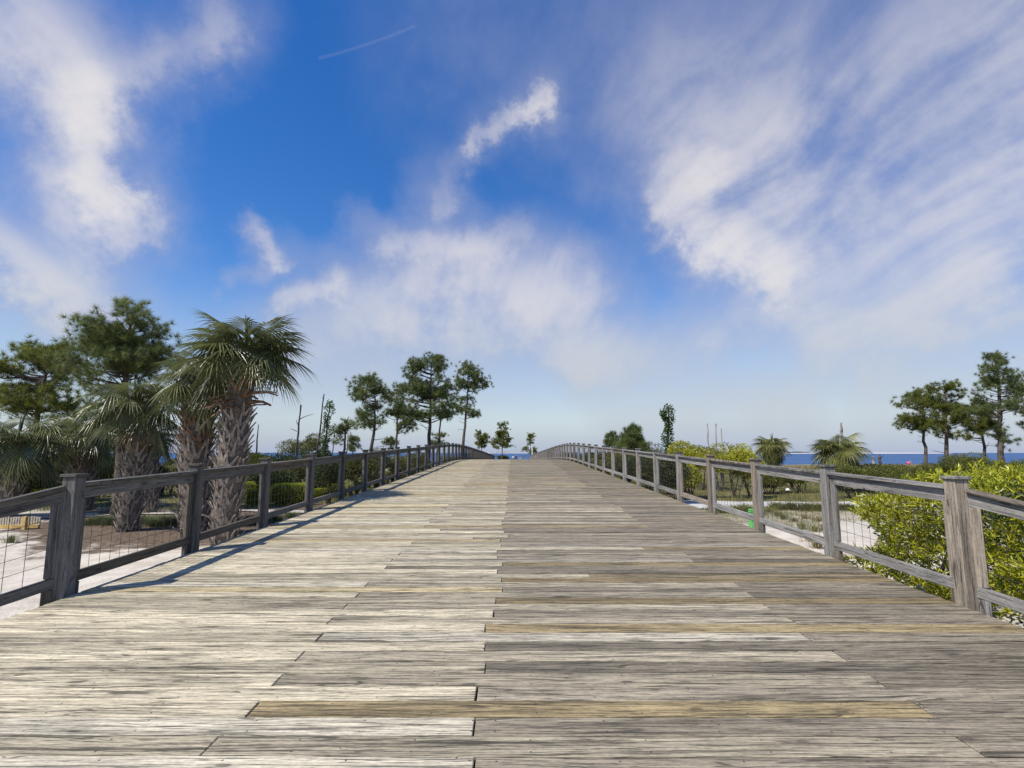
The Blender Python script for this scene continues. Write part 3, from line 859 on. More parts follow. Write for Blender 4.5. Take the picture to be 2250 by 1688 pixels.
# ------------------------------------------------------------------ palms
def frond_mesh(name, el, seed, blade=1.0, pet=0.9, droop=0.5, seg=34, span=2.5):
    g = np.random.default_rng(seed)
    mb = MB(); n = 7; ang = el; p = np.zeros(3); pts = [p.copy()]
    for i in range(n):
        p = p + np.array((math.cos(ang), 0, math.sin(ang))) * pet / n; pts.append(p.copy()); ang -= 0.10 * (1 + .5 * i / n)
    w = np.linspace(.045, .014, n + 1)
    pts = np.array(pts)
    v = []
    for i, q in enumerate(pts):
        up = np.array((-math.sin(el), 0, math.cos(el)))
        v += [q + (0, w[i], 0), q + up * .012, q - (0, w[i], 0), q - up * .012]
    mb.add(np.array(v), np.array([(4 * i + j, 4 * i + (j + 1) % 4, 4 * i + 4 + (j + 1) % 4, 4 * i + 4 + j) for i in range(n) for j in range(4)]))
    a = np.array((math.cos(ang), 0, math.sin(ang))); b = np.array((0, 1.0, 0)); nn = np.array((-math.sin(ang), 0, math.cos(ang)))
    cost = 0.34 * blade; st_r = np.array((0.0, .22, .45, .68, .86, 1.0)); ns = len(st_r)
    dphi = 2 * span / seg
    for i in range(seg):
        th = -span + (i + .5) * dphi; f = abs(th) / span
        cs = cost * (1 - f) ** 1.1
        ca = ang - 0.5 * (1 - f)
        o = pts[-1] + a * cs * .9 + np.array((0, 0, -1)) * cs * cs * .6
        d = math.cos(th) * a * (1.0) + math.sin(th) * b + nn * (0.10 * math.cos(th) - 0.28 * abs(math.sin(th)))
        d = d / np.linalg.norm(d)
        d = d + np.array((0, 0, -.35)) * (1 - f) * 0.5; d /= np.linalg.norm(d)
        l = blade * (0.68 + 0.32 * math.cos(th / span * 1.2)) * g.uniform(.9, 1.08) - cs * .5
        lat = unit(np.cross(nn, d)); dr = droop * g.uniform(.45, 1.5)
        tw = g.normal(0, .05)
        P_ = []
        for r in st_r:
            c = o + d * l * r + lat * tw * max(0, r - .4) * l
            c = c + np.array((0, 0, -1)) * dr * l * max(0, r - .38) ** 1.7 * 1.25
            hw = min(r * l * math.tan(dphi / 2) * 1.0, .022 * blade) * (1 if r < .5 else max(.06, (1 - r) / .5))
            P_ += [c + lat * hw + nn * hw * .5, c - nn * hw * .2, c - lat * hw + nn * hw * .5]
        mb.add(np.array(P_), np.array([(3 * j + e, 3 * j + e + 1, 3 * j + 4 + e, 3 * j + 3 + e) for j in range(ns - 1) for e in (0, 1)]))
    return mb.mesh(name)
FR = {}
def frond_set(mat, tagname, pet, droop, blade=1.0, seg=34):
    key = (tagname,)
    if key in FR: return FR[key]
    out = []
    for i, e in enumerate((82, 66, 50, 34, 16, -4, -26, -50)):
        for s in range(2):
            me = frond_mesh('frond', R(e), 100 + i * 7 + s * 31, blade, pet, droop, seg); me.materials.append(mat); out.append((e, me))
    FR[key] = out
    return out
def boot_mesh(seed, L=.34, wd=.085, spread=.10, curl=.05):
    g = np.random.default_rng(seed); mb = MB(); th = .014
    for s in (-1, 1):
        pr = [(0.0, s * .030, -.05, wd * .55), (.012, s * .045, .06, wd * .5), (.03 + curl * .2, s * (.045 + spread * .45), .06 + L * .42, wd * .33), (.05 + curl, s * (.05 + spread), .06 + L * g.uniform(.8, 1.0), wd * .16)]
        v = []
        for (x, y, z, w) in pr:
            v += [(x + th, y - w, z), (x + th * 1.5, y + w, z), (x - th, y + w, z), (x - th, y - w, z)]
        f = [(4 * i + j, 4 * i + (j + 1) % 4, 4 * i + 4 + (j + 1) % 4, 4 * i + 4 + j) for i in range(3) for j in range(4)] + [(12, 13, 14, 15)]
        mb.add(np.array(v), np.array(f))
    return mb.mesh('leaf_base')
def boots(mat, sd): 
    r = []
    for i in range(4):
        me = boot_mesh(sd + i, .30 + .05 * i, .08 + .006 * (i % 2), .09 + .02 * (i % 3), .03 + .03 * i); me.materials.append(mat); r.append(me)
    return r
BG, BB = boots(BOOT_G, 40), boots(BOOT_B, 50)

def palm(label, Y, pts_px, r, crown_r, seed, nfr=34, mat=FROND, setname='green', boot=True, dead=0, group=None, skirt=None, brown_from=.62, bs=1.0, elmin=-14, lean_crown=(0, 0), pet=.62, droop=.55):
    """pts_px: photo points up the trunk; crown_r: reach of the fronds in metres"""
    g = np.random.default_rng(seed)
    tp = [P(x, y, Y) for x, y in pts_px]; tp[0][2] = gz(tp[0][0], tp[0][1]) - .1
    tp = np.array(tp)
    s = np.concatenate([[0], np.cumsum(np.linalg.norm(np.diff(tp, axis=0), axis=1))]); H = s[-1]; s = s / H
    u = np.linspace(0, 1, 12); tr = np.stack([np.interp(u, s, tp[:, i]) for i in range(3)], 1)
    root = empty('palm_tree', tr[0] + (0, 0, .1), label, 'palm tree', group)
    rad = r * (1 + .12 * np.sin(u * 3.0)) * (1 - .25 * sstep(.8, 1.0, u))
    v, q, t_ = tube(tr, rad, 14)
    v += unit(v - np.repeat(tr.mean(0)[None], len(v), 0)) * g.normal(0, r * .05, (len(v), 1))
    trunk = mk('trunk', v, [q, t_], PTRUNK, root, smooth=True)
    if boot:
        step = .034 / bs; n = int(H / step)
        for i in range(n):
            f = (i + .5) / n
            if f > 0.985: continue
            c = np.array([np.interp(f, u, tr[:, j]) for j in range(3)]); rr = np.interp(f, u, rad)
            az_ = i * 2.39996 + g.normal(0, .12)
            br = f > brown_from
            tilt = R(3) + R(9) * g.random() + (R(18) * sstep(brown_from, 1.0, f))
            sc = (0.60 + .25 * f) * g.uniform(.85, 1.15) * (r / .26)
            if skirt and abs(f - skirt) < .045:
                tilt = R(g.uniform(55, 100)); sc *= 1.35; br = True
            elif g.random() < .06: tilt += R(35)
            me = (BB if br and g.random() < .85 else BG)[g.integers(4)]
            o = bpy.data.objects.new('leaf_base', me); COL.objects.link(o); o.parent = trunk
            loc = c + np.array((math.cos(az_), math.sin(az_), 0)) * rr * .97
            o.location = tuple(loc - ORG[trunk.name]); o.rotation_euler = (g.normal(0, .15), tilt, az_); o.scale = (sc, sc * g.uniform(.9, 1.25), sc)
    top = tr[-1]
    fs = frond_set(mat, setname, pet, droop, 1.0, 38)
    base_r = 1.0 + pet
    # the growing tip: a sheaf of folded spear leaves
    mb = MB()
    for i in range(5):
        a_ = g.uniform(0, 6.28); e = top + np.array((math.cos(a_) * .12, math.sin(a_) * .12, crown_r * g.uniform(.35, .6)))
        v, q, t_ = tube([top, (top + e) / 2, e], (.03, .035, .004), 5); mb.add(v, q, t_)
    crown = mb.build('crown', mat, root)
    for i in range(nfr):
        f = (i + .5) / nfr
        el = 84 - (84 - elmin) * f ** .85 + g.normal(0, 7)
        az_ = i * 2.39996 + g.normal(0, .25)
        cand = sorted(fs, key=lambda z: abs(z[0] - el) + g.uniform(0, 9))[0]
        sc = crown_r / base_r * g.uniform(.86, 1.1)
        o = bpy.data.objects.new('frond', cand[1]); COL.objects.link(o); o.parent = crown
        loc = top + np.array((math.cos(az_) * .08 + lean_crown[0] * f, math.sin(az_) * .08 + lean_crown[1] * f, -.12 * f * crown_r))
        o.location = tuple(loc - ORG[crown.name]); o.rotation_euler = (g.normal(0, .12), R(cand[0] - el) * .6, az_); o.scale = (sc, sc, sc)
    if dead:
        ds = frond_set(FROND_DEAD, 'dead', pet, 1.1, .9, 18)
        for i in range(dead):
            az_ = g.uniform(0, 6.28); me = [m for e, m in ds if e <= -26][g.integers(4)]
            o = bpy.data.objects.new('dead_frond', me); COL.objects.link(o); o.parent = crown
            sc = crown_r / base_r * g.uniform(.6, .85)
            o.location = tuple(top + (0, 0, -.3 * crown_r) - ORG[crown.name]); o.rotation_euler = (0, R(g.uniform(10, 28)), az_); o.scale = (sc, sc, sc)
    return root

palm('tallest palm with shaggy brown collar standing close beside the railing', 13.3, [(490, 1190), (500, 1100), (511, 1000), (520, 905), (529, 860), (541, 770)], .27, 1.6, 31, 40, skirt=.735, brown_from=.70, elmin=4, droop=.42, setname='stiff')
palm('thick-trunked palm leaning beside the tallest palm', 14.6, [(428, 1150), (427, 1010), (437, 920), (446, 828)], .31, 1.35, 32, 30, brown_from=.55, pet=.62)
palm('stout palm with grey crosshatched trunk in the mulch by the sand', 15.6, [(280, 1158), (286, 1110), (299, 1015), (304, 925), (300, 885)], .27, 1.55, 33, 30, brown_from=.6)
palm('shorter palm half hidden behind the crosshatched palm', 20.0, [(330, 1110), (331, 1010), (334, 960)], .24, 1.15, 34, 26, bs=.7)
palm('slim grey palm standing before the dark thicket', 21.5, [(190, 1105), (191, 1000), (190, 955)], .26, 1.55, 35, 28, bs=.7)
palm('palm whose trunk leans against the slim grey palm', 22.5, [(166, 1100), (165, 1000), (160, 960)], .25, 1.35, 36, 26, bs=.7)
palm('leaning grey palm with wide crown by the clipped hedge mound', 19.0, [(12, 1100), (26, 1030), (40, 965)], .33, 1.75, 37, 30, bs=.75)
palm('small palm on the dune with a few dry hanging fronds', 42.0, [(1697, 1060), (1697, 1020), (1696, 976)], .22, 1.5, 38, 52, FROND_Y, 'olive', boot=False, dead=7, elmin=-62, pet=.5)
palm('low full palm with yellowing skirt beside the hedge end', 31.0, [(1842, 1075), (1842, 1030), (1842, 986)], .25, 1.66, 39, 64, FROND_Y, 'olive', boot=False, dead=8, elmin=-66, pet=.5)

def palmetto(px, py, Y, rad, seed, label, n=13, mat=FROND_Y, setname='olive', group='palmettos in the undergrowth'):
    g = np.random.default_rng(seed)
    c = P(px, py, Y); zg = float(gz(c[0], c[1]))
    root = empty('palmetto', (c[0], c[1], zg), label, 'palmetto', group)
    fs = frond_set(mat, setname, .5, .55)
    hz = max(0.0, c[2] - zg)
    mb = MB()
    for i in range(4):
        a_ = g.uniform(0, 6.28); e = np.array((c[0] + math.cos(a_) * .2, c[1] + math.sin(a_) * .2, zg + hz * .8))
        v, q, t_ = tube([(c[0], c[1], zg - .05), e], (.09, .06), 6); mb.add(v, q, t_)
    mb.build('stem', PTRUNK, root)
    for i in range(n):
        el = g.uniform(0, 85); az_ = g.uniform(0, 6.28); cd = sorted(fs, key=lambda z: abs(z[0] - el))[g.integers(2)]
        o = bpy.data.objects.new('frond', cd[1]); COL.objects.link(o); o.parent = root
        sc = rad / 1.5 * g.uniform(.75, 1.1)
        o.location = (g.normal(0, rad * .22), g.normal(0, rad * .22), hz * .75 + g.normal(0, .08)); o.rotation_euler = (g.normal(0, .15), 0, az_); o.scale = (sc,) * 3
MARKS_L = [(-60, 'the leaning grey palm'), (60, 'the broad low pine'), (165, 'the slim grey palm'), (262, 'the tall spreading pine'), (325, 'the crosshatched palm'), (430, 'the thick-trunked palm'), (505, 'the tallest palm'),
           (566, 'the short bare dead stick'), (655, 'the forked dead snag'), (708, 'the vine-wrapped trunk'), (756, 'the stunted leaning pine'), (815, 'the round-headed pine'), (870, 'the slim pine'), (941, 'the tallest broad pine'), (1017, 'the high tilted-head pine'), (1057, 'the young round pine')]
MARKS_R = [(1250, 'the dropping end of the railing'), (1345, 'the small loose pine'), (1390, 'the cone-shaped pine'), (1468, 'the vine-clad trunk'), (1515, 'the loose yellow shrub'), (1570, 'the pale dead stems'), (1625, 'the dense yellow shrub'), (1697, 'the small dune palm'), (1842, 'the low full palm'),
           (1926, 'the two stumps'), (2032, 'the flat-topped pine'), (2081, 'the straight pine'), (2160, 'the short bent pine'), (2215, 'the tallest open pine')]
def near(px, marks): return min(marks, key=lambda m: abs(m[0] - px))[1]
k = 0
for (px, py, Y, r) in [(360, 1015, 28, 1.0), (585, 990, 34, 1.0), (545, 1005, 30, .9), (620, 1000, 36, 1.0), (660, 1010, 33, .9), (575, 1010, 27, .8), (680, 995, 40, 1.0), (700, 1025, 28, .8), (735, 1015, 32, .8),
                       (770, 1030, 27, .9), (800, 1020, 30, .9), (830, 1035, 26, .9), (868, 1030, 29, .8), (882, 995, 44, 1.2), (900, 1015, 36, 1.0), (240, 1030, 30, 1.0), (120, 1040, 27, .9), (70, 1015, 32, 1.1), (845, 1005, 40, 1.0)]:
    palmetto(px, py, Y, r, 200 + k, 'green saw palmetto in the undergrowth by ' + near(px, MARKS_L), group='palmettos behind the palm side railing'); k += 1
for (px, py, Y, r) in [(1325, 988, 40, 1.0), (1322, 1000, 36, .8), (1340, 1005, 32, .9), (1425, 990, 34, 1.1), (1440, 1005, 28, .8), (1490, 985, 36, 1.2), (1470, 1000, 30, .9), (1560, 985, 40, 1.1), (1585, 990, 36, .9), (1372, 1032, 24, .7), (1400, 1035, 24, .8),
                       (1700, 1045, 34, .9), (1740, 1040, 34, 1.0), (1640, 1030, 36, 1.0), (2130, 1010, 40, 1.4)]:
    palmetto(px, py, Y, r, 300 + k, 'green saw palmetto among the shrubs by ' + near(px, MARKS_R), group='palmettos behind the hedge side railing'); k += 1

# ------------------------------------------------------------------ broadleaf shrubs, hedges
def lumpy(n, c, rad, g, lumps=7):
    """points and outward directions on a lumpy mass"""
    cc = rand_unit(lumps, g) * np.array((.55, .55, .45)); rl = g.uniform(.42, .68, lumps)
    w = g.integers(0, lumps, n); d = rand_unit(n, g)
    p = cc[w] + d * rl[w][:, None] * g.uniform(.72, 1.03, (n, 1))
    return np.asarray(c) + p * np.asarray(rad), d
def shrub(label, px, py, Y, rx, rz, seed, mat=SHRUB, n=1500, leaf=.07, group=None, name='shrub', stems=5):
    g = np.random.default_rng(seed)
    c = P(px, py, Y); zg = float(gz(c[0], c[1]))
    root = empty(name, (c[0], c[1], zg), label, 'shrub', group)
    n = int(n * 2.6); p, d = lumpy(n, c, (rx, rx * .9, rz), g, 9); ok = p[:, 2] > zg + .03; p, d = p[ok], d[ok]
    v, f = leaves(p, d + rand_unit(len(p), g) * .9 + (0, 0, .3), leaf * 1.15 * g.uniform(.7, 1.3, len(p)), leaf * .62, g)
    o = mk('foliage', v, [f], mat, root); o['kind'] = 'stuff'
    mb = MB()
    for i in range(stems):
        e = c + rand_unit(1, g)[0] * np.array((rx, rx, rz)) * .6; s0 = np.array((c[0] + g.normal(0, .12), c[1] + g.normal(0, .12), zg - .05))
        v, q, t_ = tube([s0, (s0 + e) / 2 + g.normal(0, .06, 3), e], (.03, .022, .008), 5); mb.add(v, q, t_)
    mb.build('stems', TWIG, root)['kind'] = 'stuff'
for i, (px, py, Y, rx, rz) in enumerate([(-30, 1030, 26, 1.6, 1.1), (40, 1015, 30, 1.7, 1.2), (100, 1010, 33, 1.8, 1.3), (160, 1020, 31, 1.5, 1.1), (225, 1035, 28, 1.2, .8), (20, 985, 38, 2.2, 1.6), (110, 985, 40, 2.2, 1.6), (180, 1000, 38, 1.8, 1.2),
                                         (60, 1045, 24, 1.0, .7), (150, 1045, 25, 1.2, .7), (275, 1030, 30, 1.0, .7), (-80, 990, 34, 2.4, 1.8), (330, 1040, 27, .9, .6), (380, 1035, 30, 1.0, .7), (400, 1030, 34, 1.2, .8)]):
    shrub('dark evergreen shrub in the shady thicket by ' + near(px, MARKS_L), px, py, Y, rx, rz, 400 + i, SHRUB, 1900, .085, 'thicket behind the palms')
for i, (px, py, Y, rx, rz) in enumerate([(465, 1030, 28, 1.1, .8), (530, 1015, 31, 1.2, .9), (560, 1030, 27, 1.0, .7), (610, 1025, 29, 1.2, .8), (650, 1030, 27, 1.0, .7), (640, 990, 44, 1.3, .9), (700, 1005, 38, 1.2, .9), (690, 975, 46, 1.2, .8), (740, 1030, 28, .9, .8), (720, 1040, 24, .8, .6),
                                         (790, 1035, 25, .8, .7), (825, 1010, 36, 1.2, .9), (850, 1030, 29, .8, .7), (890, 1030, 33, .9, .7), (915, 1015, 42, 1.0, .8), (935, 1018, 48, 1.1, .7), (985, 1014, 58, 1.2, .7), (1005, 1012, 64, 1.2, .7), (1040, 1006, 84, 1.3, .8), (420, 1050, 25, .9, .5), (500, 1050, 25, .9, .5), (600, 1048, 24, 1.0, .45)]):
    shrub('mid green bush in the belt of scrub by ' + near(px, MARKS_L), px, py, Y, rx, rz, 440 + i, SHRUB_O if i % 3 else SHRUB, 1500, .085, 'scrub beyond the clipped hedges')
for i, (px, py, Y, rx, rz) in enumerate([(1362, 1030, 27, 1.0, .9), (1400, 1040, 24, .9, .8), (1440, 1030, 25, .9, .9), (1470, 1035, 23.5, .8, .8), (1330, 1022, 33, 1.0, .8), (1310, 1018, 39, 1.0, .8), (1290, 1014, 47, 1.0, .8), (1268, 1010, 58, 1.1, .8), (1245, 1004, 75, 1.3, .8), (1420, 1000, 34, 1.1, .8), (1540, 1010, 32, 1.4, .9)]):
    shrub('dark shrub crowding behind the railing by ' + near(px, MARKS_R), px, py, Y, rx, rz, 470 + i, SHRUB if i % 2 else SHRUB_O, 1700, .08, 'shrubs right below the crest')
for i, (px, py, Y, rx, rz, lb) in enumerate([(1512, 1005, 26.5, .95, .85, 'loose yellow-green shrub beside the vine-covered stump'), (1500, 1045, 25.5, .8, .6, 'low yellow-green shrub under the loose yellow shrub'),
                                             (1612, 1010, 27.0, 1.15, .95, 'dense round yellow-green shrub before the sea'), (1645, 1025, 27.5, .8, .6, 'low end of yellow-green shrubbery beside the small dune palm')]):
    shrub(lb, px, py, Y, rx, rz, 490 + i, SHRUB_Y, 2600, .085)
for i, (px, py, Y, rx, rz) in enumerate([(1890, 1040, 29, 1.4, .5), (1935, 1038, 31, 1.5, .5), (1990, 1036, 33, 1.5, .5), (1870, 1052, 26, 1.0, .45), (2060, 1032, 40, 1.5, .6), (2120, 1015, 38, 1.5, .8), (2230, 1030, 36, 1.8, .7), (2150, 1025, 36, 1.3, .6), (1755, 1048, 30, 1.2, .4), (1690, 1056, 30, 1.0, .4)]):
    shrub('low green bush on the dune by ' + near(px, MARKS_R), px, py, Y, rx, rz, 510 + i, SHRUB_O, 1500, .085, 'low bushes on the dune')
shrub('brown-green dune bush at the foot of the boardwalk end', 1103, 1008, 121, 1.5, .7, 540, SHRUB, 900, .16)

def hedge(label, c, half, seed, mat, n, leaf, asp=.5, group=None, name='clipped_hedge', cat='hedge', top_noise=.03, rnd=.25, core=True):
    """a clipped block: leaves over a rounded box, darker twigs inside"""
    g = np.random.default_rng(seed); c = np.asarray(c, float); half = np.asarray(half, float)
    root = empty(name, (c[0], c[1], c[2] - half[2]), label, cat, group)
    d = rand_unit(n, g)
    e = 1 / np.maximum(np.abs(d) ** (2 / rnd), 1e-9).sum(1) ** (rnd / 2)
    p = d * e[:, None]                                # superellipsoid
    p = p * half * (1 + g.normal(0, top_noise, (n, 1))) * g.uniform(.93, 1.0, (n, 1))
    nrm = unit(np.sign(d) * np.abs(p / half) ** 3 / half)
    p = p + c; ok = p[:, 2] > c[2] - half[2] * .96; p, nrm = p[ok], nrm[ok]
    v, f = leaves(p, nrm + rand_unit(len(p), g) * .8 + (0, 0, .35), leaf * g.uniform(.7, 1.35, len(p)), leaf * asp, g)
    o = mk('foliage', v, [f], mat, root); o['kind'] = 'stuff'
    if core:
        u = np.linspace(-math.pi / 2, math.pi / 2, 9); w = np.linspace(0, 2 * math.pi, 17)[:-1]
        D = np.array([(math.cos(a) * math.cos(b), math.cos(a) * math.sin(b), math.sin(a)) for a in u for b in w])
        e = 1 / np.maximum(np.abs(D) ** (2 / rnd), 1e-9).sum(1) ** (rnd / 2)
        V = D * e[:, None] * half * .90 + c
        q = [(i * 16 + j, i * 16 + (j + 1) % 16, (i + 1) * 16 + (j + 1) % 16, (i + 1) * 16 + j) for i in range(8) for j in range(16)]
        mk('inner_twigs', V, [np.array(q)], CORE, root, smooth=True)
    return root
def boxhedge(label, x0, x1, ytop, ybot, seed, depth=.9, group=None):
    b0, b1 = G((x0 + x1) / 2, ybot), None
    Y = b0[1]; xa, xb = P(x0, ybot, Y)[0], P(x1, ybot, Y)[0]
    zt = P((x0 + x1) / 2, ytop, Y + depth * .3)[2]; zb = float(gz((xa + xb) / 2, Y + depth / 2))
    hz = max(.2, (zt - zb) / 2)
    hedge(label, ((xa + xb) / 2, Y + depth / 2, zb + hz), (abs(xb - xa) / 2, depth / 2, hz), seed, BOX, int(2600 + 2600 * abs(xb - xa)), .042, .55, group)
HL = ['long clipped hedge mound beside the leaning grey palm', 'clipped hedge at the foot of the leaning grey palm', 'clipped hedge block between the two tallest palms', 'narrow clipped hedge end touching the tallest palm trunk',
      'clipped hedge block behind the tallest palm', 'narrow upright clipped hedge before the block behind the tallest palm', 'largest square-clipped bright hedge block in the mulch bed']
for i, (x0, x1, yt, yb) in enumerate([(32, 112, 1050, 1092), (-40, 16, 1056, 1098), (440, 478, 1072, 1118), (470, 486, 1078, 1108), (523, 552, 1061, 1104), (538, 552, 1077, 1116), (588, 662, 1064, 1113), (684, 718, 1054, 1078), (684, 708, 1075, 1098), (709, 737, 1064, 1093), (752, 793, 1058, 1080),
                                      (575, 610, 1064, 1096), (725, 760, 1066, 1088), (650, 668, 1066, 1100), (452, 560, 1056, 1072)]):
    lb = HL[i] if i < len(HL) else 'small clipped hedge block in the mulch around the largest block'
    boxhedge(lb, x0, x1, yt, yb, 560 + i, group='clipped hedge blocks')
# the big loose hedge against the right railing
def big_hedge():
    g = np.random.default_rng(77)
    root = empty('tall_hedge', (8.3, 6.0, -.6), 'big bright yellow-green hedge pressing against the railing', 'hedge')
    c = np.array((8.6, 5.25, .28)); half = np.array((3.65, 4.05, 1.15))
    n = 11000                                            # shoots, each a rosette of lance leaves
    d = rand_unit(n * 3, g); d = d[d[:, 0] < .75][:n]; n = len(d)
    e = 1 / (np.abs(d) ** 5.5).sum(1) ** (1 / 5.5)
    lump = 1 + .07 * np.sin(d[:, 0] * 9 + 1) * np.sin(d[:, 1] * 8) + .05 * np.sin(d[:, 2] * 11 + d[:, 1] * 6)
    p = d * e[:, None] * lump[:, None] * half * g.uniform(.86, 1.0, (n, 1))
    nrm = unit(np.sign(d) * np.abs(p / half) ** 2.4 / half)
    p = p + c
    # open underneath: fewer shoots low down
    keep = (p[:, 2] > -.52) & (g.random(n) < sstep(-.75, .1, p[:, 2]) * .75 + .25); p, nrm = p[keep], nrm[keep]
    kk = 8
    P_ = np.repeat(p, kk, 0); ax = np.repeat(unit(nrm * .8 + (0, 0, .55)), kk, 0)
    P_ = P_ - ax * g.uniform(0, .10, (len(P_), 1)) + g.normal(0, .018, (len(P_), 3))
    dr = unit(ax * .8 + rand_unit(len(P_), g) * .95)
    v, f = leaves(P_, dr, .098 * g.uniform(.7, 1.35, len(P_)), .025, g)
    o = mk('foliage', v, [f], PITT, root); o['kind'] = 'stuff'
    mb = MB()
    for i in range(60):
        a = np.array((c[0] + g.uniform(-.85, .6) * half[0], c[1] + g.uniform(-.9, .95) * half[1], -.65)); b = a + np.array((g.normal(0, .35), g.normal(0, .35), g.uniform(.9, 1.6)))
        v, q, t_ = tube([a, (a + b) / 2 + g.normal(0, .05, 3), b], (.03, .02, .008), 5); mb.add(v, q, t_)
    mb.build('stems', TWIG, root)['kind'] = 'stuff'
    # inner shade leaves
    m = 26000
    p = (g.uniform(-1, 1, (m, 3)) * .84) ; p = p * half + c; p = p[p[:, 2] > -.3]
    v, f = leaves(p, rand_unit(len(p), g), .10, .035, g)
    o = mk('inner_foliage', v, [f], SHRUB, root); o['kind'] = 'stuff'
big_hedge()

# ------------------------------------------------------------------ dead trunks, vines, stumps
def snag(label, Y, pts, r, seed, twigs=(), mat=DEADW, name='dead_tree', group=None, base=None):
    g = np.random.default_rng(seed)
    tp = np.array([P(x, y, Y) for x, y in pts]); zb = float(gz(tp[0][0], Y)) - .1
    tp = np.concatenate([[(tp[0][0] - (tp[1][0] - tp[0][0]) * .2, Y, zb)], tp])
    u = np.linspace(0, 1, 10); s = np.concatenate([[0], np.cumsum(np.linalg.norm(np.diff(tp, axis=0), axis=1))]); s /= s[-1]
    tr = np.stack([np.interp(u, s, tp[:, i]) for i in range(3)], 1); tr[1:-1, :2] += g.normal(0, r * .25, (8, 2))
    root = empty(name, (tr[0][0], Y, zb + .1), label, 'dead tree', group)
    rad = r * (1 - .6 * u) * (1 + g.normal(0, .06, 10))
    v, q, t_ = tube(tr, rad, 8); v[-9:-1] += g.normal(0, r * .12, (8, 3))
    mk('trunk', v, [q, t_], mat, root)
    for (x0, y0, x1, y1, rr) in twigs:
        a, b = P(x0, y0, Y), P(x1, y1, Y); b[1] += g.normal(0, .3)
        m = (a + b) / 2 + g.normal(0, .03, 3)
        v, q, t_ = tube([a, m, b], (rr, rr * .75, rr * .35), 5); mk('branch', v, [q, t_], mat, root)
    return root, tr
snag('short bare dead stick left of the palmetto mound', 30, [(563, 1000), (565, 970), (568, 933)], .07, 1)
snag('forked dead snag with bare side branches', 36, [(650, 998), (655, 950), (661, 890)], .11, 2, [(657, 922, 686, 909, .03), (652, 948, 636, 942, .03), (655, 935, 652, 922, .03)])
snag('tallest thin dead snag beside the vine-clad trunk', 37, [(696, 1003), (704, 940), (712, 866)], .09, 3, [(704, 925, 716, 938, .03), (710, 893, 718, 902, .02), (711, 880, 706, 872, .03)])
snag('thin leaning dead stem near the stunted pine', 37, [(730, 1004), (733, 970), (737, 944)], .06, 4)
snag('small dead stem standing in the scrub behind the railing', 33, [(760, 1006), (763, 985), (764, 967)], .06, 41)
DS = 'thin pale dead stems above the yellow shrubs'
snag('tall pale dead stem rising from the yellow shrubs', 31, [(1557, 1010), (1556, 960), (1554, 931)], .065, 5, mat=DEADP, group=DS)
snag('pale dead stem beside the tall pale stem', 32, [(1574, 1000), (1574, 960), (1573, 931)], .065, 6, [(1573, 936, 1570, 931, .02)], mat=DEADP, group=DS)
snag('shortest pale dead stem of the three above the yellow shrubs', 33, [(1586, 1000), (1586, 970), (1585, 942)], .06, 7, mat=DEADP, group=DS)
snag('broken pale snag sticking up out of the low full palm', 34, [(1853, 1010), (1850, 960), (1848, 929)], .13, 8, [(1850, 950, 1843, 937, .05), (1851, 955, 1857, 947, .04)], mat=DEADP)
snag('pale weathered stump on the dune edge against the sea', 60, [(1922, 1022), (1921, 1010), (1919, 1003)], .22, 9, mat=DEADP, name='stump')
snag('dark weathered stump beside the pale stump on the dune edge', 60, [(1934, 1022), (1933, 1010), (1932, 1000)], .25, 10, [(1933, 1006, 1937, 1001, .07)], mat=DEADW, name='stump')
def viny(label, Y, pts, r, seed, n, spread, twigs=()):
    root, tr = snag(label, Y, pts, r, seed, twigs)
    g = np.random.default_rng(seed)
    f = g.random(n); c = np.stack([np.interp(f, np.linspace(0, 1, 10), tr[:, i]) for i in range(3)], 1)
    d = unit(g.normal(size=(n, 3)) * (1, 1, .4)); p = c + d * spread * g.uniform(.3, 1.0, (n, 1)) * (1 + .35 * np.sin(f * 23)[:, None])
    for (x0, y0, x1, y1, rr) in twigs:
        m = 220; a, b = P(x0, y0, Y), P(x1, y1, Y); ff = g.random((m, 1)); dd = rand_unit(m, g)
        p = np.concatenate([p, a * (1 - ff) + b * ff + dd * spread * .5 * g.uniform(.2, 1, (m, 1))]); d = np.concatenate([d, dd])
    v, f_ = leaves(p, d + (0, 0, .2) + rand_unit(len(p), g) * .6, .13 * g.uniform(.7, 1.3, len(p)), .075, g)
    mk('vine_foliage', v, [f_], VINE, root)['kind'] = 'stuff'
viny('dead trunk wrapped in green vine among the bare snags', 37, [(714, 1008), (717, 950), (725, 882)], .10, 21, 1500, .26)
viny('tall dead trunk thickly clad in green vine above the shrubs', 33, [(1468, 1010), (1467, 950), (1468, 892)], .12, 22, 2000, .29, [(1464, 925, 1455, 905, .05)])

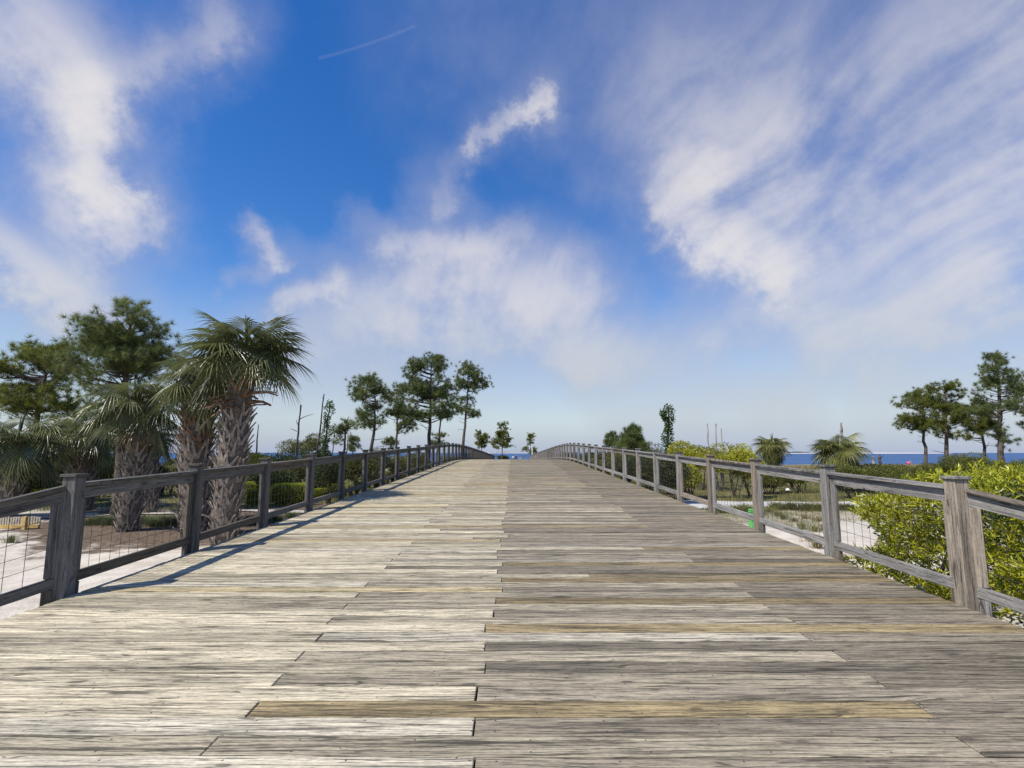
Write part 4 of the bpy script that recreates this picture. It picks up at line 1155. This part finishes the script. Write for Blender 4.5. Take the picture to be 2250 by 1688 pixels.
# ------------------------------------------------------------------ grasses
def blades(c, n, h, spread, g, wd=.006):
    a = g.uniform(0, 6.283, n); rr = np.abs(g.normal(0, spread * .35, n))
    b = np.stack([c[0] + np.cos(a) * rr, c[1] + np.sin(a) * rr, np.full(n, c[2])], 1)
    ln = h * g.uniform(.55, 1.1, n); tilt = np.abs(g.normal(.25, .3, n))
    o = np.stack([np.cos(a) * np.sin(tilt), np.sin(a) * np.sin(tilt), np.cos(tilt)], 1)
    m = b + o * ln[:, None] * .55; e = b + o * ln[:, None] + np.stack([np.cos(a), np.sin(a), -np.ones(n) * .8], 1) * (ln * .22 * (1 + tilt))[:, None]
    s = np.stack([-np.sin(a), np.cos(a), np.zeros(n)], 1) * wd
    v = np.empty((n, 5, 3)); v[:, 0] = b - s; v[:, 1] = b + s; v[:, 2] = m - s * .8; v[:, 3] = m + s * .8; v[:, 4] = e
    k_ = np.arange(n)[:, None] * 5
    return v.reshape(-1, 3), k_ + np.array((0, 1, 3, 2)), k_ + np.array((2, 3, 4))
def tuft(label, x, y, h, spread, seed, mat=GRASS, n=160, group=None, wd=.006):
    g = np.random.default_rng(seed); z = float(gz(x, y)) - .01
    v, q, t_ = blades((x, y, z), n, h, spread, g, wd)
    o = mk('grass_tuft', v, [q, t_], mat, org=(x, y, z)); tag(o, label, 'grass', group)
i = 0
for (px, py, h, sp, mt) in [(1690, 1125, .32, .5, GRASS), (1720, 1140, .3, .4, GRASS), (1700, 1150, .25, .3, GRASS_T), (1725, 1157, .25, .35, GRASS_T), (1770, 1140, .28, .4, GRASS_T), (1800, 1147, .32, .5, GRASS_T), (1813, 1165, .30, .4, GRASS_T), (1790, 1170, .42, .55, GRASS), (1760, 1162, .4, .5, GRASS),
                            (1745, 1145, .2, .25, GRASS_T), (1780, 1192, .30, .3, GRASS_T), (1797, 1210, .35, .3, GRASS_T), (1710, 1133, .3, .35, GRASS), (1830, 1140, .3, .4, GRASS_T), (1680, 1150, .25, .3, GRASS)]:
    p = G(px, py); tuft('sparse dune grass tuft on the white sand before the grey path', p[0], p[1], h, sp, 700 + i, mt, 120, 'grass tufts on the white sand', .005); i += 1
for (px, py, h, sp) in [(1600, 1122, .5, .9), (1640, 1125, .55, .9), (1720, 1118, .5, .8), (1755, 1120, .55, .9), (1690, 1118, .5, .8), (1810, 1118, .5, .8), (1560, 1120, .45, .8), (1780, 1122, .5, .8), (1840, 1122, .5, .8), (1620, 1118, .5, .8)]:
    p = G(px, py); tuft('rounded clump of green-gold grass along the grey path', p[0], p[1] - .6, h * .8, sp * .8, 720 + i, GRASS, 420, 'grass clumps along the grey path', .008); i += 1
for (px, py, h, sp) in [(200, 1155, .35, .6), (222, 1152, .38, .6), (245, 1156, .36, .6), (318, 1153, .38, .6), (340, 1157, .36, .6), (362, 1152, .38, .6), (385, 1153, .36, .6), (450, 1160, .4, .6), (470, 1158, .35, .5), (550, 1152, .35, .6), (535, 1156, .35, .6), (570, 1150, .35, .5), (605, 1145, .3, .5), (640, 1138, .3, .5)]:
    p = G(px, py); tuft('soft green border grass clump edging the mulch bed', p[0], p[1], h, sp, 740 + i, GRASS_G, 380, 'border grass along the mulch bed', .006); i += 1
p = G(24, 1190); tuft('lone small green grass tuft on the bare sand', p[0], p[1], .3, .25, 790, GRASS_G, 90)
p = G(1836, 1243); tuft('dry reddish grass tuft against the deck edge beside the hedge', p[0] + .1, p[1], .34, .3, 791, GRASS_T, 130)
def meadow(name, lab, xr, yr, n, h, seed, mat, wd, skip=None):
    g = np.random.default_rng(seed)
    x = g.uniform(*xr, n); y = g.uniform(*yr, n)
    ok = np.sin(x * .8 + np.sin(y * .5) * 2) + np.sin(y * .9 + x * .3) + g.normal(0, .8, n) > -.35
    x, y = x[ok], y[ok]; n = len(x); z = gz(x, y) - .01
    m = 5; bx = np.repeat(x, m) + g.normal(0, .10, n * m); by = np.repeat(y, m) + g.normal(0, .10, n * m); bz = np.repeat(z, m)
    b = np.stack([bx, by, bz], 1); ln = h * g.uniform(.4, 1.2, (n * m, 1))
    e = b + unit(rand_unit(n * m, g) * .55 + (0, 0, 1)) * ln
    s = unit(np.cross(e - b, rand_unit(n * m, g))) * wd
    v = np.empty((n * m, 3, 3)); v[:, 0] = b - s; v[:, 1] = b + s; v[:, 2] = e
    o = mk(name, v.reshape(-1, 3), [np.arange(n * m * 3).reshape(-1, 3)], mat); tag(o, lab, 'grass', kind='stuff')
meadow('meadow_grass', 'low olive and tan grass on the flat beyond the grey path', (6, 34), (25, 46), 8000, .24, 801, GRASS, .011)
meadow('dune_grass', 'tan sea grass along the dune edge against the water', (8, 110), (62, 112), 9000, .55, 802, GRASS_T, .03)
meadow('scrub_grass', 'thin green grass under the palms and clipped hedges', (-26, -5.5), (21, 40), 7000, .25, 803, GRASS_G, .011)
meadow('path_edge_grass', 'thin patchy grass between the white sand and the grey path', (5.5, 20), (16.5, 20.6), 800, .16, 804, GRASS, .008)
meadow('dune_grass', 'tan sea grass on the dune behind the crest pines', (-90, -8), (60, 112), 5000, .5, 805, GRASS_T, .03)

# ------------------------------------------------------------------ small things
def utility_box():
    c = G(1650, 1162); c[1] -= .2; zb = float(gz(c[0], c[1])) - .02
    root = empty('utility_box', (c[0], c[1], zb), 'bright green plastic utility pedestal beside the railing', 'utility box')
    W_, D_ = .21, .19
    def bx(name, z0, z1, w, d, par, ch=.012):
        lv = cham_local((w / 2, d / 2, (z1 - z0) / 2), ch) + np.array((0, 0, (z0 + z1) / 2))
        return mk(name, lv + (c[0], c[1], zb), [CH_Q, CH_T], GREENBOX, par)
    bx('base', 0, .22, W_ * 1.12, D_ * 1.12, root); bo = bx('body', .222, .50, W_ * .96, D_ * .96, root); bx('collar', .505, .54, W_ * 1.08, D_ * 1.08, root); bx('cap', .545, .60, W_, D_, root, .02)
    v, q, t_ = tube([(c[0] - .03, c[1] - D_ / 2 - .002, zb + .40), (c[0] - .03, c[1] - D_ / 2 - .02, zb + .40)], .016, 10); mk('lock', v, [q, t_], DARKM, bo)
utility_box()
def path_light(px, py, label, h=.4):
    c = G(px, py); zb = float(gz(c[0], c[1]))
    root = empty('path_light', (c[0], c[1], zb), label, 'garden light', 'garden path lights')
    v, q, t_ = tube([(c[0], c[1], zb - .05), (c[0], c[1], zb + h)], .022, 8); mk('stem', v, [q, t_], DARKM, root)
    v, q, t_ = tube([(c[0], c[1], zb + h), (c[0], c[1], zb + h + .05), (c[0], c[1], zb + h + .09)], (.11, .09, .03), 12); mk('lamp_hood', v, [q, t_], WHITE, root)
path_light(308, 1126, 'small garden light with white hood in the mulch by the crosshatched palm')
path_light(1732, 1094, 'small garden light with white hood beyond the grey path')
def picket_edge():
    a, b = G(-60, 1162), G(88, 1160)
    root = empty('picket_edging', a, 'low picket edging with yellow timber sill by the sand', 'edging')
    n = 26; d = (b - a)
    for i in range(n):
        p = a + d * (i + .5) / n; w = np.linalg.norm(d) / n
        board('picket', p + (0, 0, -.02), p + (0, 0, .32 + rng.uniform(-.015, .015)), w * .86, .03, (0, 1, 0), GWOOD, root, (.3, .3, .3), own=True)
    board('sill', a + (0, -.05, .05), b + (0, -.05, .05), .05, .10, (0, 0, 1), YWOOD, root, (.4, .3, .1))
    p = G(60, 1162) + (0, -.1, 0)
    board('stake', p + (0, 0, -.1), p + (0, 0, .36), .10, .10, (0, 1, 0), YWOOD, root, (.4, .3, .1))
picket_edge()
def shower_pole():
    b = P(1169.5, 1010, 121); zb = float(gz(b[0], 121))
    root = empty('shower_pole', (b[0], 121, zb), 'white bent shower pole at the end of the boardwalk', 'shower')
    top = P(1169.5, 983.5, 121)
    v, q, t_ = tube([(b[0], 121, zb - .1), (b[0], 121, top[2])], .10, 10); mk('post', v, [q, t_], WHITE, root)
    th = np.linspace(0, math.pi, 9); r = .30
    arc = np.stack([top[0] - r + r * np.cos(th), np.full(9, 121.0), top[2] - .1 + r * np.sin(th)], 1); arc = np.concatenate([arc, arc[-1:] + (-.04, 0, -.12)])
    v, q, t_ = tube(arc, .05, 8); mk('arm', v, [q, t_], WHITE, root, smooth=True)
    e = arc[-1]; v, q, t_ = tube([e, e + (0, 0, -.04), e + (0, 0, -.10)], (.05, .13, .14), 10); mk('shower_head', v, [q, t_], WHITE, root)
shower_pole()
def beach_mark():
    b = P(2000, 1020, 108); zb = float(gz(b[0], 108))
    root = empty('beach_umbrella', (b[0] + .15, 108, zb), 'small pink beach umbrella leaning on the dune edge by the sea', 'umbrella')
    TAN = plain('tan_pole', (.45, .33, .2), .7); PINK = plain('pink_canvas', (.6, .12, .2), .8)
    v, q, t_ = tube([(b[0] + .2, 108, zb - .1), (b[0] + .12, 108, zb + 1.15)], .045, 8); mk('pole', v, [q, t_], TAN, root)
    v, q, t_ = tube([(b[0] - .45, 108, zb + .35), (b[0] - .25, 108, zb + .62), (b[0] - .05, 108, zb + .85)], (.42, .30, .02), 10); mk('canopy', v, [q, t_], PINK, root)
beach_mark()

# ------------------------------------------------------------------ people past the end of the boardwalk
def person(label, px, py_head, Y, H, seed, shirt, shorts, arm=None, hair=(.05, .035, .02), facing=0.0):
    """standing figure seen from behind; py_head = top of the head in the photo"""
    top = P(px, py_head, Y); zb = float(gz(top[0], Y)); k_ = H / 1.75
    root = empty('person', (top[0], Y, zb), label, 'person', 'people at the end of the boardwalk')
    J = dict(pel=(0, 0, .95), waist=(0, .01, 1.10), chest=(0, 0, 1.32), neck=(0, 0, 1.50), head=(0, -.01, 1.60), crown=(0, -.01, 1.70),
             hl=(-.10, 0, .90), kl=(-.11, .02, .50), al=(-.12, -.03, .09), tl=(-.13, .12, .03), hr=(.10, 0, .90), kr=(.12, .05, .50), ar=(.12, .0, .09), tr=(.14, .15, .03),
             sl=(-.19, 0, 1.42), el=(-.26, -.03, 1.14), wl=(-.27, .05, .90), fl=(-.27, .08, .80), sr=(.19, 0, 1.42), er=(.26, -.03, 1.14), wr=(.27, .05, .90), fr=(.27, .08, .80))
    if arm == 'out': J.update(el=(-.42, .02, 1.30), wl=(-.62, .08, 1.24), fl=(-.71, .10, 1.22))
    if arm == 'up': J.update(er=(.36, .05, 1.30), wr=(.33, .12, 1.52), fr=(.31, .13, 1.61))
    E_ = [('pel', 'waist'), ('waist', 'chest'), ('chest', 'neck'), ('neck', 'head'), ('head', 'crown'), ('pel', 'hl'), ('hl', 'kl'), ('kl', 'al'), ('al', 'tl'), ('pel', 'hr'), ('hr', 'kr'), ('kr', 'ar'), ('ar', 'tr'),
          ('chest', 'sl'), ('sl', 'el'), ('el', 'wl'), ('wl', 'fl'), ('chest', 'sr'), ('sr', 'er'), ('er', 'wr'), ('wr', 'fr')]
    RR = dict(pel=(.16, .12), waist=(.15, .11), chest=(.17, .12), neck=(.055, .055), head=(.085, .10), crown=(.07, .08), hl=(.09, .09), kl=(.06, .06), al=(.042, .042), tl=(.04, .03), sl=(.065, .065), el=(.045, .045), wl=(.034, .034), fl=(.04, .025))
    names = list(J)
    me = bpy.data.meshes.new('body'); me.from_pydata([tuple(np.array(J[n]) * k_) for n in names], [(names.index(a), names.index(b)) for a, b in E_], [])
    o = place('body', me, None, root)
    md = o.modifiers.new('skin', 'SKIN'); md.use_smooth_shade = True
    if not me.skin_vertices: 
        bpy.context.view_layer.objects.active = o
    for i_, n in enumerate(names):
        r_ = RR.get(n) or RR[n[0] + 'l']
        sv = me.skin_vertices[0].data[i_]; sv.radius = (r_[0] * k_, r_[1] * k_); sv.use_root = (n == 'pel')
    sb = o.modifiers.new('smooth', 'SUBSURF'); sb.levels = 1; sb.render_levels = 2
    m, t, b_, out = new_mat('clothed_body')
    tc = t.new('ShaderNodeTexCoord'); x, y, z = t.sep(S(t.nt, tc.outputs['Object']))
    z = z * (1 / k_); x = (x * (1 / k_)).abs()
    c = t.mix((.42, .26, .18), shorts, z.ss(.50, .52) * z.ss(1.0, .98))
    c = t.mix(c, shirt, z.ss(.98, 1.0) * z.ss(1.49, 1.47) * x.ss(.30, .28))
    c = t.mix(c, hair, (z - y * 0.6).ss(1.62, 1.64)); t.ln(c, b_.inputs['Base Color'])
    me.materials.append(m)
    o.rotation_euler[2] = facing
person('person in a white shirt and dark shorts walking away', 1127.7, 1001.8, 124, 1.66, 1, (.8, .79, .76), (.03, .03, .035), facing=.2)
person('taller person in a dark top holding something pale up high', 1133.8, 998.6, 124.5, 1.82, 2, (.05, .06, .07), (.03, .03, .04), 'up', (.5, .42, .3))
person('small child with one arm stretched out sideways', 1143.2, 1003.5, 125, 1.35, 3, (.5, .36, .25), (.7, .72, .75), 'out')
